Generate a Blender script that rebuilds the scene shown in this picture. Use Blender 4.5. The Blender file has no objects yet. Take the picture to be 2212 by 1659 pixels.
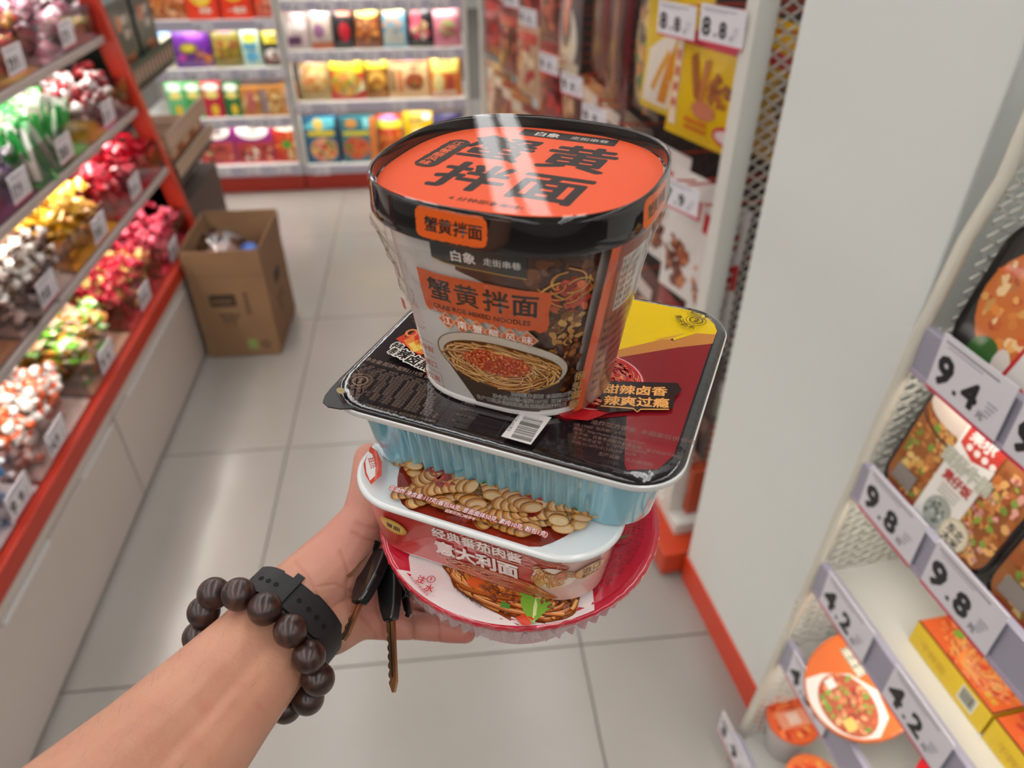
import bpy, bmesh, random
from math import *
from mathutils import Vector, Matrix
from mathutils.geometry import tessellate_polygon

S = bpy.context.scene
COL = S.collection

# ------------------------------------------------------------------ camera
cam_d = bpy.data.cameras.new('camera')
cam = bpy.data.objects.new('camera', cam_d)
COL.objects.link(cam)
S.camera = cam
YAW, PIT, ROLL = radians(5.825), radians(36.14), radians(-0.132)
_fw = Vector((sin(YAW)*cos(PIT), cos(YAW)*cos(PIT), -sin(PIT)))
_rt = Vector((cos(YAW), -sin(YAW), 0))
_up = _rt.cross(_fw)
_r2 = _rt*cos(ROLL)+_up*sin(ROLL)
_u2 = -_rt*sin(ROLL)+_up*cos(ROLL)
_m = Matrix((_r2, _u2, -_fw)).transposed().to_4x4()
_m.translation = Vector((0, 0, 1.5226))
cam.matrix_world = _m
cam_d.sensor_fit = 'HORIZONTAL'
cam_d.sensor_width = 36
cam_d.lens = 25.474
cam_d.clip_start = 0.01
cam_d.clip_end = 60
cam_d.dof.use_dof = True
cam_d.dof.focus_distance = 0.385
cam_d.dof.aperture_fstop = 6.6

# ------------------------------------------------------------------ world, exposure
w = bpy.data.worlds.new('world'); S.world = w
w.use_nodes = True
w.node_tree.nodes['Background'].inputs[0].default_value = (1, 0.99, 0.97, 1)
w.node_tree.nodes['Background'].inputs[1].default_value = 0.25
S.view_settings.view_transform = 'Standard'
S.view_settings.look = 'None'
S.view_settings.gamma = 1
S.view_settings.use_curve_mapping = False
S.view_settings.exposure = 0.22
S.cycles.use_denoising = True
S.cycles.use_adaptive_sampling = True
S.cycles.adaptive_threshold = 0.05
S.cycles.max_bounces = 5
S.cycles.diffuse_bounces = 2
S.cycles.glossy_bounces = 2
S.cycles.transparent_max_bounces = 12
S.cycles.caustics_reflective = False
S.cycles.caustics_refractive = False
S.cycles.sample_clamp_indirect = 6

LIGHT_ROWS = (-3.4, -2.1, -0.85, 0.46, 1.75, 3.1)   # ceiling strips run along the aisle
LIGHT_POWER = 5.5

# ------------------------------------------------------------------ helpers
def hx(s):
    s = s.lstrip('#')
    def l(c):
        c /= 255
        return c/12.92 if c <= .04045 else ((c+.055)/1.055)**2.4
    return (l(int(s[0:2], 16)), l(int(s[2:4], 16)), l(int(s[4:6], 16)), 1.0)

def mixc(a, b, t):
    return tuple(x+(y-x)*t for x, y in zip(a, b))

def jit(c, r, a=.15):
    k = 1+r.uniform(-a, a)
    return (min(1, c[0]*k), min(1, c[1]*k), min(1, c[2]*k), 1)

MATS = {}
def pmat(name, base=None, rough=.5, metal=0, coat=0, crough=.05, bump=None, sss=None, emit=None, noise=None, trans=0, spec=None, wave=None, ior=None):
    """principled material; base None reads the face colour attribute"""
    if name in MATS: return MATS[name]
    m = bpy.data.materials.new(name); m.use_nodes = True
    nt = m.node_tree; b = nt.nodes['Principled BSDF']
    def node(t): return nt.nodes.new(t)
    b.inputs['Roughness'].default_value = rough
    b.inputs['Metallic'].default_value = metal
    b.inputs['Coat Weight'].default_value = coat
    b.inputs['Coat Roughness'].default_value = crough
    if trans: b.inputs['Transmission Weight'].default_value = trans
    if ior: b.inputs['IOR'].default_value = ior
    if spec is not None: b.inputs['Specular IOR Level'].default_value = spec
    if base is None:
        a = node('ShaderNodeAttribute'); a.attribute_name = 'Col'
        src = a.outputs['Color']
    else:
        c = node('ShaderNodeRGB'); c.outputs[0].default_value = hx(base) if isinstance(base, str) else base
        src = c.outputs[0]
    if noise:   # (scale, detail, second colour, amount)
        tc = node('ShaderNodeTexCoord'); n = node('ShaderNodeTexNoise')
        n.inputs['Scale'].default_value = noise[0]; n.inputs['Detail'].default_value = noise[1]
        nt.links.new(tc.outputs['Object'], n.inputs['Vector'])
        r = node('ShaderNodeMapRange'); r.inputs[1].default_value = .38; r.inputs[2].default_value = .66
        r.inputs[3].default_value = 0; r.inputs[4].default_value = noise[3]
        nt.links.new(n.outputs['Fac'], r.inputs[0])
        mx = node('ShaderNodeMix'); mx.data_type = 'RGBA'
        nt.links.new(r.outputs[0], mx.inputs['Factor']); nt.links.new(src, mx.inputs['A'])
        mx.inputs['B'].default_value = hx(noise[2])
        src = mx.outputs['Result']
    if wave:    # wood-like rings (scale, second colour)
        tc = node('ShaderNodeTexCoord'); n = node('ShaderNodeTexWave')
        n.inputs['Scale'].default_value = wave[0]; n.inputs['Distortion'].default_value = 6
        n.inputs['Detail'].default_value = 3
        nt.links.new(tc.outputs['Object'], n.inputs['Vector'])
        mx = node('ShaderNodeMix'); mx.data_type = 'RGBA'
        nt.links.new(n.outputs['Fac'], mx.inputs['Factor']); nt.links.new(src, mx.inputs['A'])
        mx.inputs['B'].default_value = hx(wave[1])
        src = mx.outputs['Result']
    nt.links.new(src, b.inputs['Base Color'])
    if bump:    # (scale, strength, distance, detail)
        tc = node('ShaderNodeTexCoord'); n = node('ShaderNodeTexNoise')
        n.inputs['Scale'].default_value = bump[0]; n.inputs['Detail'].default_value = bump[3] if len(bump) > 3 else 2
        nt.links.new(tc.outputs['Object'], n.inputs['Vector'])
        bp = node('ShaderNodeBump'); bp.inputs['Strength'].default_value = bump[1]; bp.inputs['Distance'].default_value = bump[2]
        nt.links.new(n.outputs['Fac'], bp.inputs['Height'])
        nt.links.new(bp.outputs['Normal'], b.inputs['Normal'])
        if coat: nt.links.new(bp.outputs['Normal'], b.inputs['Coat Normal'])
    if sss:
        b.inputs['Subsurface Weight'].default_value = sss[0]
        b.inputs['Subsurface Radius'].default_value = sss[1]
        b.inputs['Subsurface Scale'].default_value = sss[2]
    if emit:
        b.inputs['Emission Color'].default_value = hx(emit[0]); b.inputs['Emission Strength'].default_value = emit[1]
    MATS[name] = m
    return m

def clear_mat(name, tint='ffffff', rough=.03, bump=None, haze=.02, gain=1.0):
    """clear plastic: see-through, mirror-like towards grazing angles"""
    if name in MATS: return MATS[name]
    m = bpy.data.materials.new(name); m.use_nodes = True
    nt = m.node_tree; nt.nodes.clear()
    o = nt.nodes.new('ShaderNodeOutputMaterial'); mx = nt.nodes.new('ShaderNodeMixShader')
    tr = nt.nodes.new('ShaderNodeBsdfTransparent'); tr.inputs[0].default_value = hx(tint)
    gl = nt.nodes.new('ShaderNodeBsdfGlossy'); gl.inputs['Roughness'].default_value = rough
    fr = nt.nodes.new('ShaderNodeLayerWeight'); fr.inputs['Blend'].default_value = .5
    pw = nt.nodes.new('ShaderNodeMath'); pw.operation = 'POWER'; pw.inputs[1].default_value = 5
    ma = nt.nodes.new('ShaderNodeMath'); ma.operation = 'MULTIPLY_ADD'
    ma.inputs[1].default_value = gain; ma.inputs[2].default_value = .03+haze
    nt.links.new(fr.outputs['Facing'], pw.inputs[0]); nt.links.new(pw.outputs[0], ma.inputs[0]); nt.links.new(ma.outputs[0], mx.inputs[0])
    nt.links.new(tr.outputs[0], mx.inputs[1]); nt.links.new(gl.outputs[0], mx.inputs[2])
    nt.links.new(mx.outputs[0], o.inputs[0])
    if bump:
        tc = nt.nodes.new('ShaderNodeTexCoord'); n = nt.nodes.new('ShaderNodeTexNoise')
        n.inputs['Scale'].default_value = bump[0]; n.inputs['Detail'].default_value = 3
        n.inputs['Distortion'].default_value = 1.2
        nt.links.new(tc.outputs['Object'], n.inputs['Vector'])
        bp = nt.nodes.new('ShaderNodeBump'); bp.inputs['Strength'].default_value = bump[1]; bp.inputs['Distance'].default_value = bump[2]
        nt.links.new(n.outputs['Fac'], bp.inputs['Height'])
        nt.links.new(bp.outputs['Normal'], gl.inputs['Normal']); nt.links.new(bp.outputs['Normal'], fr.inputs['Normal'])
    MATS[name] = m
    return m

def tag(o, label=None, cat=None, group=None, kind=None):
    if label: o['label'] = label
    if cat: o['category'] = cat
    if group: o['group'] = group
    if kind: o['kind'] = kind
    return o

def thing(name, label, cat, loc=(0, 0, 0), rz=0, group=None, rx=0):
    o = bpy.data.objects.new(name, None); COL.objects.link(o)
    o.empty_display_size = .02
    o.location = loc; o.rotation_euler = (rx, 0, rz)
    return tag(o, label, cat, group)

def copy_thing(o, loc=None, rot=None, label=None):
    c = o.copy(); COL.objects.link(c)
    if loc is not None: c.location = loc
    if rot is not None: c.rotation_euler = rot
    if label: c['label'] = label
    for ch in o.children:
        k = ch.copy(); COL.objects.link(k); k.parent = c
        for g in ch.children:
            gg = g.copy(); COL.objects.link(gg); gg.parent = k
    return c

class MB:
    """mesh builder with one colour per face"""
    def __init__(s): s.v = []; s.f = []; s.c = []
    def add(s, vs, fs, col=(.8, .8, .8, 1)):
        n = len(s.v); s.v += [tuple(p) for p in vs]
        s.f += [tuple(i+n for i in f) for f in fs]; s.c += [col]*len(fs)
        return s
    def box(s, x0, x1, y0, y1, z0, z1, col=(.8, .8, .8, 1)):
        vs = [(x, y, z) for z in (z0, z1) for y in (y0, y1) for x in (x0, x1)]
        return s.add(vs, [(0, 2, 3, 1), (4, 5, 7, 6), (0, 1, 5, 4), (2, 6, 7, 3), (0, 4, 6, 2), (1, 3, 7, 5)], col)
    def loft(s, rings, col=(.8, .8, .8, 1), cap0=True, cap1=True, closed=True):
        n = len(rings[0]); vs = [p for r in rings for p in r]; fs = []
        for i in range(len(rings)-1):
            for j in range(n if closed else n-1):
                k = (j+1) % n
                fs.append((i*n+j, i*n+k, (i+1)*n+k, (i+1)*n+j))
        if cap0: fs.append(tuple(range(n))[::-1])
        if cap1: fs.append(tuple((len(rings)-1)*n+j for j in range(n)))
        return s.add(vs, fs, col)
    def lathe(s, prof, seg=40, col=(.8, .8, .8, 1), cap0=True, cap1=True, c=(0, 0)):
        return s.loft([[(c[0]+r*cos(2*pi*j/seg), c[1]+r*sin(2*pi*j/seg), z) for j in range(seg)] for r, z in prof], col, cap0, cap1)
    def tube(s, pts, r, seg=8, col=(.8, .8, .8, 1), closed=False):
        pts = [Vector(p) for p in pts]; n = len(pts); rings = []
        up = Vector((0, 0, 1))
        for i, p in enumerate(pts):
            if closed: d = pts[(i+1) % n]-pts[i-1]
            else: d = pts[min(i+1, n-1)]-pts[max(i-1, 0)]
            d.normalize()
            a = d.cross(up if abs(d.z) < .95 else Vector((1, 0, 0))).normalized(); b = d.cross(a)
            rr = r[i] if isinstance(r, (list, tuple)) else r
            rings.append([p+a*rr*cos(2*pi*j/seg)+b*rr*sin(2*pi*j/seg) for j in range(seg)])
        if closed: rings.append(rings[0])
        return s.loft(rings, col, not closed, not closed)
    def ball(s, c, r, seg=12, rg=8, col=(.8, .8, .8, 1)):
        if not isinstance(r, (list, tuple)): r = (r, r, r)
        rings = []
        for i in range(1, rg):
            a = pi*i/rg
            rings.append([(c[0]+r[0]*sin(a)*cos(2*pi*j/seg), c[1]+r[1]*sin(a)*sin(2*pi*j/seg), c[2]-r[2]*cos(a)) for j in range(seg)])
        n = len(s.v)
        s.loft(rings, col, False, False)
        m = len(rings)*seg
        s.v += [(c[0], c[1], c[2]-r[2]), (c[0], c[1], c[2]+r[2])]
        for j in range(seg):
            s.f.append((n+(j+1) % seg, n+j, n+m)); s.c.append(col)
            q = n+m-seg
            s.f.append((q+j, q+(j+1) % seg, n+m+1)); s.c.append(col)
        return s
    def xf(s, M, start=0):
        for i in range(start, len(s.v)): s.v[i] = tuple(M @ Vector(s.v[i]))
        return s
    def mesh(s, name, mat, smooth=False):
        me = bpy.data.meshes.new(name); me.from_pydata(s.v, [], s.f)
        a = me.attributes.new('Col', 'FLOAT_COLOR', 'FACE')
        a.data.foreach_set('color', [x for c in s.c for x in c])
        me.materials.append(mat)
        if smooth: me.polygons.foreach_set('use_smooth', [True]*len(me.polygons))
        me.update()
        return me
    def obj(s, name, mat, parent=None, smooth=False, bevel=0, angle=None, seg=2, loc=None, rot=None):
        me = s.mesh(name, mat, smooth)
        o = bpy.data.objects.new(name, me); COL.objects.link(o)
        if parent is not None: o.parent = parent
        if loc: o.location = loc
        if rot: o.rotation_euler = rot
        if smooth and angle is not None: me.set_sharp_from_angle(angle=radians(angle))
        if bevel:
            m = o.modifiers.new('bevel', 'BEVEL'); m.width = bevel; m.segments = seg; m.limit_method = 'ANGLE'; m.angle_limit = radians(40)
        return o

def link(name, me, parent=None, loc=None, rot=None):
    o = bpy.data.objects.new(name, me); COL.objects.link(o)
    if parent is not None: o.parent = parent
    if loc is not None: o.location = loc
    if rot is not None: o.rotation_euler = rot
    return o

# ---- flat print: coloured shapes laid on a surface
_TX = {}
def text_tris(s, bold=0.0, shear=0.0, res=2):
    k = (s, bold, shear, res)
    if k not in _TX:
        cu = bpy.data.curves.new('t', 'FONT'); cu.body = s; cu.size = 1; cu.offset = bold; cu.resolution_u = res; cu.shear = shear
        o = bpy.data.objects.new('t', cu)
        me = o.to_mesh()
        vs = [(v.co.x, v.co.y) for v in me.vertices]; fs = [tuple(p.vertices) for p in me.polygons]
        o.to_mesh_clear(); bpy.data.objects.remove(o); bpy.data.curves.remove(cu)
        _TX[k] = (vs, fs)
    return _TX[k]

class Cv:
    def __init__(s, step=2e-5, base=4e-5): s.v = []; s.f = []; s.c = []; s.h = base; s.step = step
    def put(s, vs, fs, col, step=None):
        if isinstance(col, str): col = hx(col)
        n = len(s.v); s.v += [(x, y, s.h) for x, y in vs]
        s.f += [tuple(i+n for i in f) for f in fs]; s.c += [col]*len(fs)
        s.h += s.step if step is None else step
        return s
    def poly(s, pts, col, step=None):
        t = tessellate_polygon([[Vector((x, y, 0)) for x, y in pts]])
        fs = []
        for a, b, c in t:
            (x0, y0), (x1, y1), (x2, y2) = pts[a], pts[b], pts[c]
            fs.append((a, b, c) if (x1-x0)*(y2-y0)-(x2-x0)*(y1-y0) > 0 else (a, c, b))
        return s.put(pts, fs, col, step)
    def rect(s, x0, y0, x1, y1, col, step=None): return s.put([(x0, y0), (x1, y0), (x1, y1), (x0, y1)], [(0, 1, 2, 3)], col, step)
    def rrect(s, x0, y0, x1, y1, r, col, rot=0, jag=0, rnd=None):
        cx, cy = (x0+x1)/2, (y0+y1)/2; pts = []
        for (ax, ay, a0) in ((x1-r, y1-r, 0), (x0+r, y1-r, 90), (x0+r, y0+r, 180), (x1-r, y0+r, 270)):
            for k in range(7):
                a = radians(a0+15*k); pts.append((ax+r*cos(a), ay+r*sin(a)))
        if jag:
            q = []
            for i, p in enumerate(pts):
                n = pts[(i+1) % len(pts)]; L = hypot(n[0]-p[0], n[1]-p[1]); m = max(1, int(L/(jag*2)))
                for k in range(m):
                    q.append((p[0]+(n[0]-p[0])*k/m+rnd.uniform(-jag, jag)*.5, p[1]+(n[1]-p[1])*k/m+rnd.uniform(-jag, jag)*.5))
            pts = q
        if rot:
            c_, s_ = cos(rot), sin(rot); pts = [(cx+(x-cx)*c_-(y-cy)*s_, cy+(x-cx)*s_+(y-cy)*c_) for x, y in pts]
        return s.poly(pts, col)
    def ell(s, cx, cy, rx, ry, col, n=28, rot=0, step=None, wob=0, rnd=None):
        pts = []
        for i in range(n):
            a = 2*pi*i/n; k = 1+(rnd.uniform(-wob, wob) if wob else 0)
            x, y = rx*cos(a)*k, ry*sin(a)*k
            pts.append((cx+x*cos(rot)-y*sin(rot), cy+x*sin(rot)+y*cos(rot)))
        return s.put(pts, [tuple(range(n))] if not wob else [], col, step) if not wob else s.poly(pts, col, step)
    def ring(s, cx, cy, rx, ry, w_, col, n=36, a0=0, a1=2*pi, rot=0):
        vs = []; fs = []
        for i in range(n+1):
            a = a0+(a1-a0)*i/n
            for k in (1, -1):
                x, y = (rx+k*w_/2)*cos(a), (ry+k*w_/2)*sin(a)
                vs.append((cx+x*cos(rot)-y*sin(rot), cy+x*sin(rot)+y*cos(rot)))
        for i in range(n): fs.append((2*i+1, 2*i, 2*i+2, 2*i+3))
        return s.put(vs, fs, col)
    def line(s, pts, w_, col, step=None, taper=False):
        vs = []; fs = []; n = len(pts)
        for i, p in enumerate(pts):
            a, b = pts[max(i-1, 0)], pts[min(i+1, n-1)]
            dx, dy = b[0]-a[0], b[1]-a[1]; L = hypot(dx, dy) or 1
            h = w_/2*((sin(pi*(i+.25)/(n-.5))**.5) if taper else 1)
            vs += [(p[0]-dy/L*h, p[1]+dx/L*h), (p[0]+dy/L*h, p[1]-dx/L*h)]
        for i in range(n-1): fs.append((2*i+1, 2*i+3, 2*i+2, 2*i))
        return s.put(vs, fs, col, step)
    def text(s, t, x, y, size, col, bold=0.0, rot=0, align='l', sx=1.0, shear=0.0, out=None, ow=.05, mirror=False, res=2):
        """left/centre aligned on the base line; out = outline colour"""
        vs, fs = text_tris(t, 0.0, shear, res)
        if not vs: return s
        x0, x1 = min(v[0] for v in vs), max(v[0] for v in vs)
        ox = -x0 if align == 'l' else -(x0+x1)/2
        c_, s_ = cos(rot), sin(rot)
        def lay(b, k, c):
            for q in range(k if b else 1):
                dx, dy = (b*cos(2*pi*q/k), b*sin(2*pi*q/k)) if b else (0, 0)
                o = []
                for vx, vy in vs:
                    px, py = ((vx+ox)*sx+dx)*size, (vy+dy)*size
                    o.append((x+px*c_-py*s_, y+px*s_+py*c_))
                s.put(o, fs, c, 2.5e-6)
            s.h += s.step*.5
        if out is not None: lay(bold+ow, 10, out)
        lay(bold, 14 if bold > .036 else 6, col)
        return s
    def obj(s, name, fn, mat, parent=None, cutx=None, cuty=None, smooth=False, label=None):
        """fn(x, y, h) -> 3d point"""
        bm = bmesh.new(); lay = bm.faces.layers.float_color.new('Col')
        vs = [bm.verts.new(p) for p in s.v]
        for f, c in zip(s.f, s.c):
            try: k = bm.faces.new([vs[i] for i in f])
            except ValueError: continue
            k[lay] = c
        for axis, cut in ((0, cutx), (1, cuty)):
            if not cut: continue
            a = min(v.co[axis] for v in bm.verts); b = max(v.co[axis] for v in bm.verts)
            q = ceil(a/cut)*cut
            while q < b:
                no = Vector((1, 0, 0)) if axis == 0 else Vector((0, 1, 0))
                bmesh.ops.bisect_plane(bm, geom=bm.verts[:]+bm.edges[:]+bm.faces[:], dist=1e-7, plane_co=no*q, plane_no=no)
                q += cut
        for v in bm.verts: v.co = Vector(fn(v.co.x, v.co.y, v.co.z))
        me = bpy.data.meshes.new(name); bm.to_mesh(me); bm.free()
        me.materials.append(mat)
        if smooth: me.polygons.foreach_set('use_smooth', [True]*len(me.polygons))
        o = link(name, me, parent)
        if label: o['label'] = label
        return o

def strands(cv, rnd, cx, cy, rx, ry, n, w_, cols, length=(.5, 1.3), swirl=.6, rot=0, dark=None):
    """printed noodles: thin ribbons winding inside an ellipse"""
    R = max(rx, ry)
    for i in range(n):
        a = rnd.uniform(0, 2*pi); q = sqrt(rnd.random())
        x, y = q*cos(a), q*sin(a)
        d = a+pi/2+rnd.uniform(-swirl, swirl); pts = []
        L = rnd.uniform(*length); st = .09; curv = rnd.uniform(.4, 1.3)
        for k in range(int(L/st)+2):
            if x*x+y*y > 1.0: break
            X, Y = x*rx, y*ry
            pts.append((cx+X*cos(rot)-Y*sin(rot), cy+X*sin(rot)+Y*cos(rot)))
            x += cos(d)*st; y += sin(d)*st; d += curv*st*2+rnd.uniform(-.12, .12)
        if len(pts) < 3: continue
        c = jit(hx(rnd.choice(cols)), rnd, .18)
        if dark: cv.line([(p[0], p[1]-w_*.35) for p in pts], w_*1.15, hx(dark), 3e-6)
        cv.line(pts, w_, c, 3e-6)
        if rnd.random() < .6: cv.line([(p[0], p[1]+w_*.18) for p in pts], w_*.3, mixc(c, (1, .85, .55, 1), .45), 2e-6)

def bits(cv, rnd, cx, cy, rx, ry, n, size, cols, rot=0, step=3e-6):
    """printed crumbs and chunks inside an ellipse"""
    for i in range(n):
        a = rnd.uniform(0, 2*pi); q = sqrt(rnd.random())
        X, Y = q*cos(a)*rx, q*sin(a)*ry
        k = rnd.uniform(.5, 1.2)*size
        cv.ell(cx+X*cos(rot)-Y*sin(rot), cy+X*sin(rot)+Y*cos(rot), k, k*rnd.uniform(.5, .9), jit(hx(rnd.choice(cols)), rnd, .2), n=7, rot=rnd.uniform(0, pi), step=step, wob=.25, rnd=rnd)

def barcode(cv, rnd, x0, y0, x1, y1, vertical=True, col='101010'):
    p = x0 if vertical else y0; end = x1 if vertical else y1; u = (end-p)/60
    while p < end-u:
        wd = u*rnd.choice((.6, .6, 1.2, 1.8))
        if vertical: cv.rect(p, y0, p+wd, y1, col, 1e-7)
        else: cv.rect(x0, p, x1, p+wd, col, 1e-7)
        p += wd+u*rnd.choice((.7, .7, 1.3))
    cv.h += cv.step

def flat(ox=0, oy=0, oz=0):
    return lambda x, y, h: (ox+x, oy+y, oz+h)
def front(y0=0, z0=0):           # print on a face that looks along -y
    return lambda x, y, h: (x, y0-h, z0+y)

M_PRINT = pmat('printed_card', None, .42, coat=.25, crough=.15)
M_GLOSS = pmat('printed_gloss', None, .3, coat=.6, crough=.06)
M_FOIL = pmat('printed_foil', None, .28, coat=.5, crough=.1, bump=(38, .5, .006, 3))
M_PLAIN = pmat('face_colour', None, .5)
M_WHITE = pmat('white_steel', 'dcd9d0', .4)
M_CLEAR = clear_mat('clear_acrylic', 'f4f2f2', .04, haze=.015)
# ------------------------------------------------------------------ the setting
M_TILE = pmat('floor_tile', '9f9992', .30, noise=(3.5, 4, '979188', .6), coat=.3, crough=.16)
M_GROUT = pmat('grout', '6f6a62', .8)
M_WALL = pmat('wall_paint', 'c8c4bc', .6, noise=(2, 3, 'c2beb6', .5))
M_CEIL = pmat('ceiling_paint', 'b4b0aa', .8)
floor_o = MB().box(-5, 5, -5, 10, -.06, -.004, hx('8f8b82')).obj('floor', M_GROUT)
tag(floor_o, kind='structure')
tile_me = None
for i in range(-3, 5):
    for j in range(-3, 6):
        x, y = -.533+.8*i, 1.007+.8*j
        if tile_me is None:
            t0 = MB().box(.0018, .7982, .0018, .7982, -.004, 0).obj('tile', M_TILE, floor_o, bevel=.0012)
            tile_me = t0.data; t0.location = (x, y, 0)
        else:
            t = t0.copy(); COL.objects.link(t); t.parent = floor_o; t.location = (x, y, 0)
ceil_o = MB().box(-5, 5, -5, 10, 3.0, 3.06).obj('ceiling', M_CEIL); tag(ceil_o, kind='structure')
for nm, b in (('wall_back', (-5, 5, 9.9, 10)), ('wall_front', (-5, 5, -5, -4.9)), ('wall_left', (-5, -4.9, -5, 10)), ('wall_right', (4.9, 5, -5, 10))):
    tag(MB().box(*b, 0, 3.0).obj(nm, M_WALL), kind='structure')
# ceiling strip lights
M_DIFF = pmat('lamp_diffuser', 'ffffff', .5, emit=('f9f8f8', LIGHT_POWER))
for k, x in enumerate(LIGHT_ROWS):
    lt = thing('ceiling_light', 'white ceiling strip light, '+('leftmost of the six rows', 'second row from the left shop wall', 'row above the candy rack', 'row above the hanging snacks', 'row above the ready meal shelf', 'rightmost of the six rows')[k], 'ceiling light', (x, 2.3, 2.93), 0, 'ceiling strip lights')
    MB().box(-.16, .16, -6.3, 6.8, .02, .07).obj('housing', M_WHITE, lt)
    for q in (-1, 1): MB().box(min(q*.035, q*.15), max(q*.035, q*.15), -6.2, 6.7, 0, .02).obj('diffuser', M_DIFF, lt)

# frame of the right-hand fixtures: x' runs towards the viewer, -y' faces the aisle
RZ = radians(-83.8)
P0 = Vector((.587, 1.002, 0)); RD = Vector((-sin(radians(6.2)), cos(radians(6.2)), 0)); RN = Vector((-cos(radians(6.2)), -sin(radians(6.2)), 0))
def RW(s, t, z): return P0+RD*s+RN*t+Vector((0, 0, z))

# white pillar between the two right-hand fixtures
M_PILLAR = pmat('pillar_panel', 'e5e8e2', .38, noise=(1.5, 2, 'e0e3dd', .5))
pil = MB().box(-.178, .245, 0, .6, 0, 2.99).obj('wall_pillar', M_PILLAR, bevel=.004)
pil.location = P0; pil.rotation_euler = (0, 0, RZ); tag(pil, kind='structure')
bb = MB().box(-.178, .245, -.006, 0, 0, .085).obj('baseboard_pillar', pmat('orange_red_skirting', 'd8401c', .35, noise=(4, 2, 'd24a26', .4)), bevel=.0015)
bb.location = P0; bb.rotation_euler = (0, 0, RZ); tag(bb, kind='structure')
# ------------------------------------------------------------------ price tags
M_TAG = pmat('paper_tag', None, .45, coat=.2, crough=.2)
_tagm = {}
def price_tag(price, label, loc, rz, wd=.09, ht=.06, tilt=0, group='shelf price tags', rot=None, bold=.035, style='a'):
    key_ = (price, wd, ht, style)
    if key_ not in _tagm:
        pl = MB().box(-wd/2, wd/2, 0, .0012, 0, ht, hx('e9e5ea')).mesh('card', M_TAG)
        cv = Cv(step=1e-4, base=1e-4)
        cv.rect(-wd/2, 0, wd/2, ht*.06, 'd03058')
        cv.rect(-wd*.44, ht*.88, wd*.30, ht*.91, '8a868c', 0); cv.rect(-wd*.40, ht*.82, wd*.10, ht*.84, 'a8a4aa')
        n = len(price)
        sz = ht*.62 if style == 'a' else ht*.5
        if n == 3:
            cv.text(price[0], -wd*.43, ht*.22, sz*1.06, '17161a', bold); cv.rect(-wd*.15, ht*.22, -wd*.10, ht*.22+wd*.05, '17161a')
            cv.text(price[2], -wd*.04, ht*.22, sz*.92, '17161a', bold)
        else: cv.text(price, -wd*.43, ht*.22, sz*.95, '17161a', bold, sx=.74)
        cv.text('元', wd*.20, ht*.20, ht*.14, '3a3a3e', .02)
        for k in range(4): cv.rect(wd*.27, ht*(.50-.07*k), wd*(.40-.02*k), ht*(.52-.07*k), '9a969c', 0)
        cv.h += 1e-4
        _tagm[key_] = (pl, cv)
    pl, cv = _tagm[key_]
    t = tag(bpy.data.objects.new('price_tag', None), label, 'price tag', group); COL.objects.link(t)
    t.location = loc; t.rotation_euler = rot or (tilt, 0, rz)
    link('card', pl, t)
    if not hasattr(cv, 'me'):
        o = cv.obj('lettering', front(0, 0), M_TAG, t); cv.me = o.data
    else: link('lettering', cv.me, t)
    return t

# ------------------------------------------------------------------ candy rack on the left
LR = radians(90)      # fronts look along +x
M_RED = pmat('red_steel', 'c03420', .38)
M_CAB = pmat('cabinet_laminate', 'd2c6bc', .35, noise=(3, 2, 'cabeb4', .5))
M_SHELF = pmat('shelf_board', 'b6aaa4', .4)
def rx(z): return -.912-.136*(z-.38)
rack = thing('candy_rack', 'sloping candy rack with red posts and grey shelves above the white drawers', 'candy rack', (0, 0, 0))
for y, nm in ((2.63, 'post'), (.55, 'post')):
    z0, z1 = .36, 2.0
    mb = MB(); mb.loft([[(rx(z)-.055, y-.012, z), (rx(z), y-.012, z), (rx(z), y+.03, z), (rx(z)-.055, y+.03, z)] for z in (z0, z1)], hx('c03420'))
    mb.obj(nm, M_RED, rack, bevel=.004)
mb = MB(); mb.box(-.955, -.908, .5, 2.66, .335, .385, hx('c03420')); mb.obj('front_trim', M_RED, rack, bevel=.003)
SH = ((.640, -.948), (.842, -.992), (1.065, -1.028), (1.30, -1.065))
M_LED = pmat('led_strip', 'ffffff', .5, emit=('fff8f0', 30))
for z, x in SH:
    sh = MB().box(-1.42, x, .57, 2.62, z-.022, z, hx('b6aaa4')).obj('shelf', M_SHELF, rack, bevel=.002)
    MB().box(x-.035, x-.022, .6, 2.5, z-.027, z-.0225).obj('light_strip', M_LED, sh)
MB().box(-1.44, -1.42, .55, 2.64, .385, 2.0, hx('8a7f78')).obj('back_panel', pmat('rack_back', '8a7f78', .6), rack)
MB().box(-1.42, -.955, .55, 2.64, .345, .385, hx('b6aaa4')).obj('base_shelf', M_SHELF, rack)
# drawers below
def cabinet(y0, y1, label, lips):
    c = thing('drawer_cabinet', label, 'cabinet', (-.916, (y0+y1)/2, 0), LR, 'drawer cabinets under the candy rack')
    h = (y1-y0)/2
    MB().box(-h, h, .018, .5, .0, .335, hx('b0a69c')).obj('body', M_CAB, c)
    MB().box(-h, h, .0, .018, .300, .335, hx('c4b9ae')).obj('top_rail', M_CAB, c, bevel=.002)
    d = MB().box(-h+.002, h-.002, 0, .018, .012, .290, hx('c4b9ae')).obj('drawer_front', M_CAB, c, bevel=.002)
    for a, b in lips:
        MB().box(a-(y0+y1)/2, b-(y0+y1)/2, -.003, .012, .284, .2925).obj('handle', pmat('white_handle', 'e6e2de', .3), d, bevel=.001)
    return c
cabinet(1.632, 2.64, 'white drawer cabinet under the far half of the candy rack', ((1.74, 2.36),))
cabinet(.60, 1.628, 'white drawer cabinet under the near half of the candy rack', ((1.40, 1.60), (.98, 1.20)))

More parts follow.
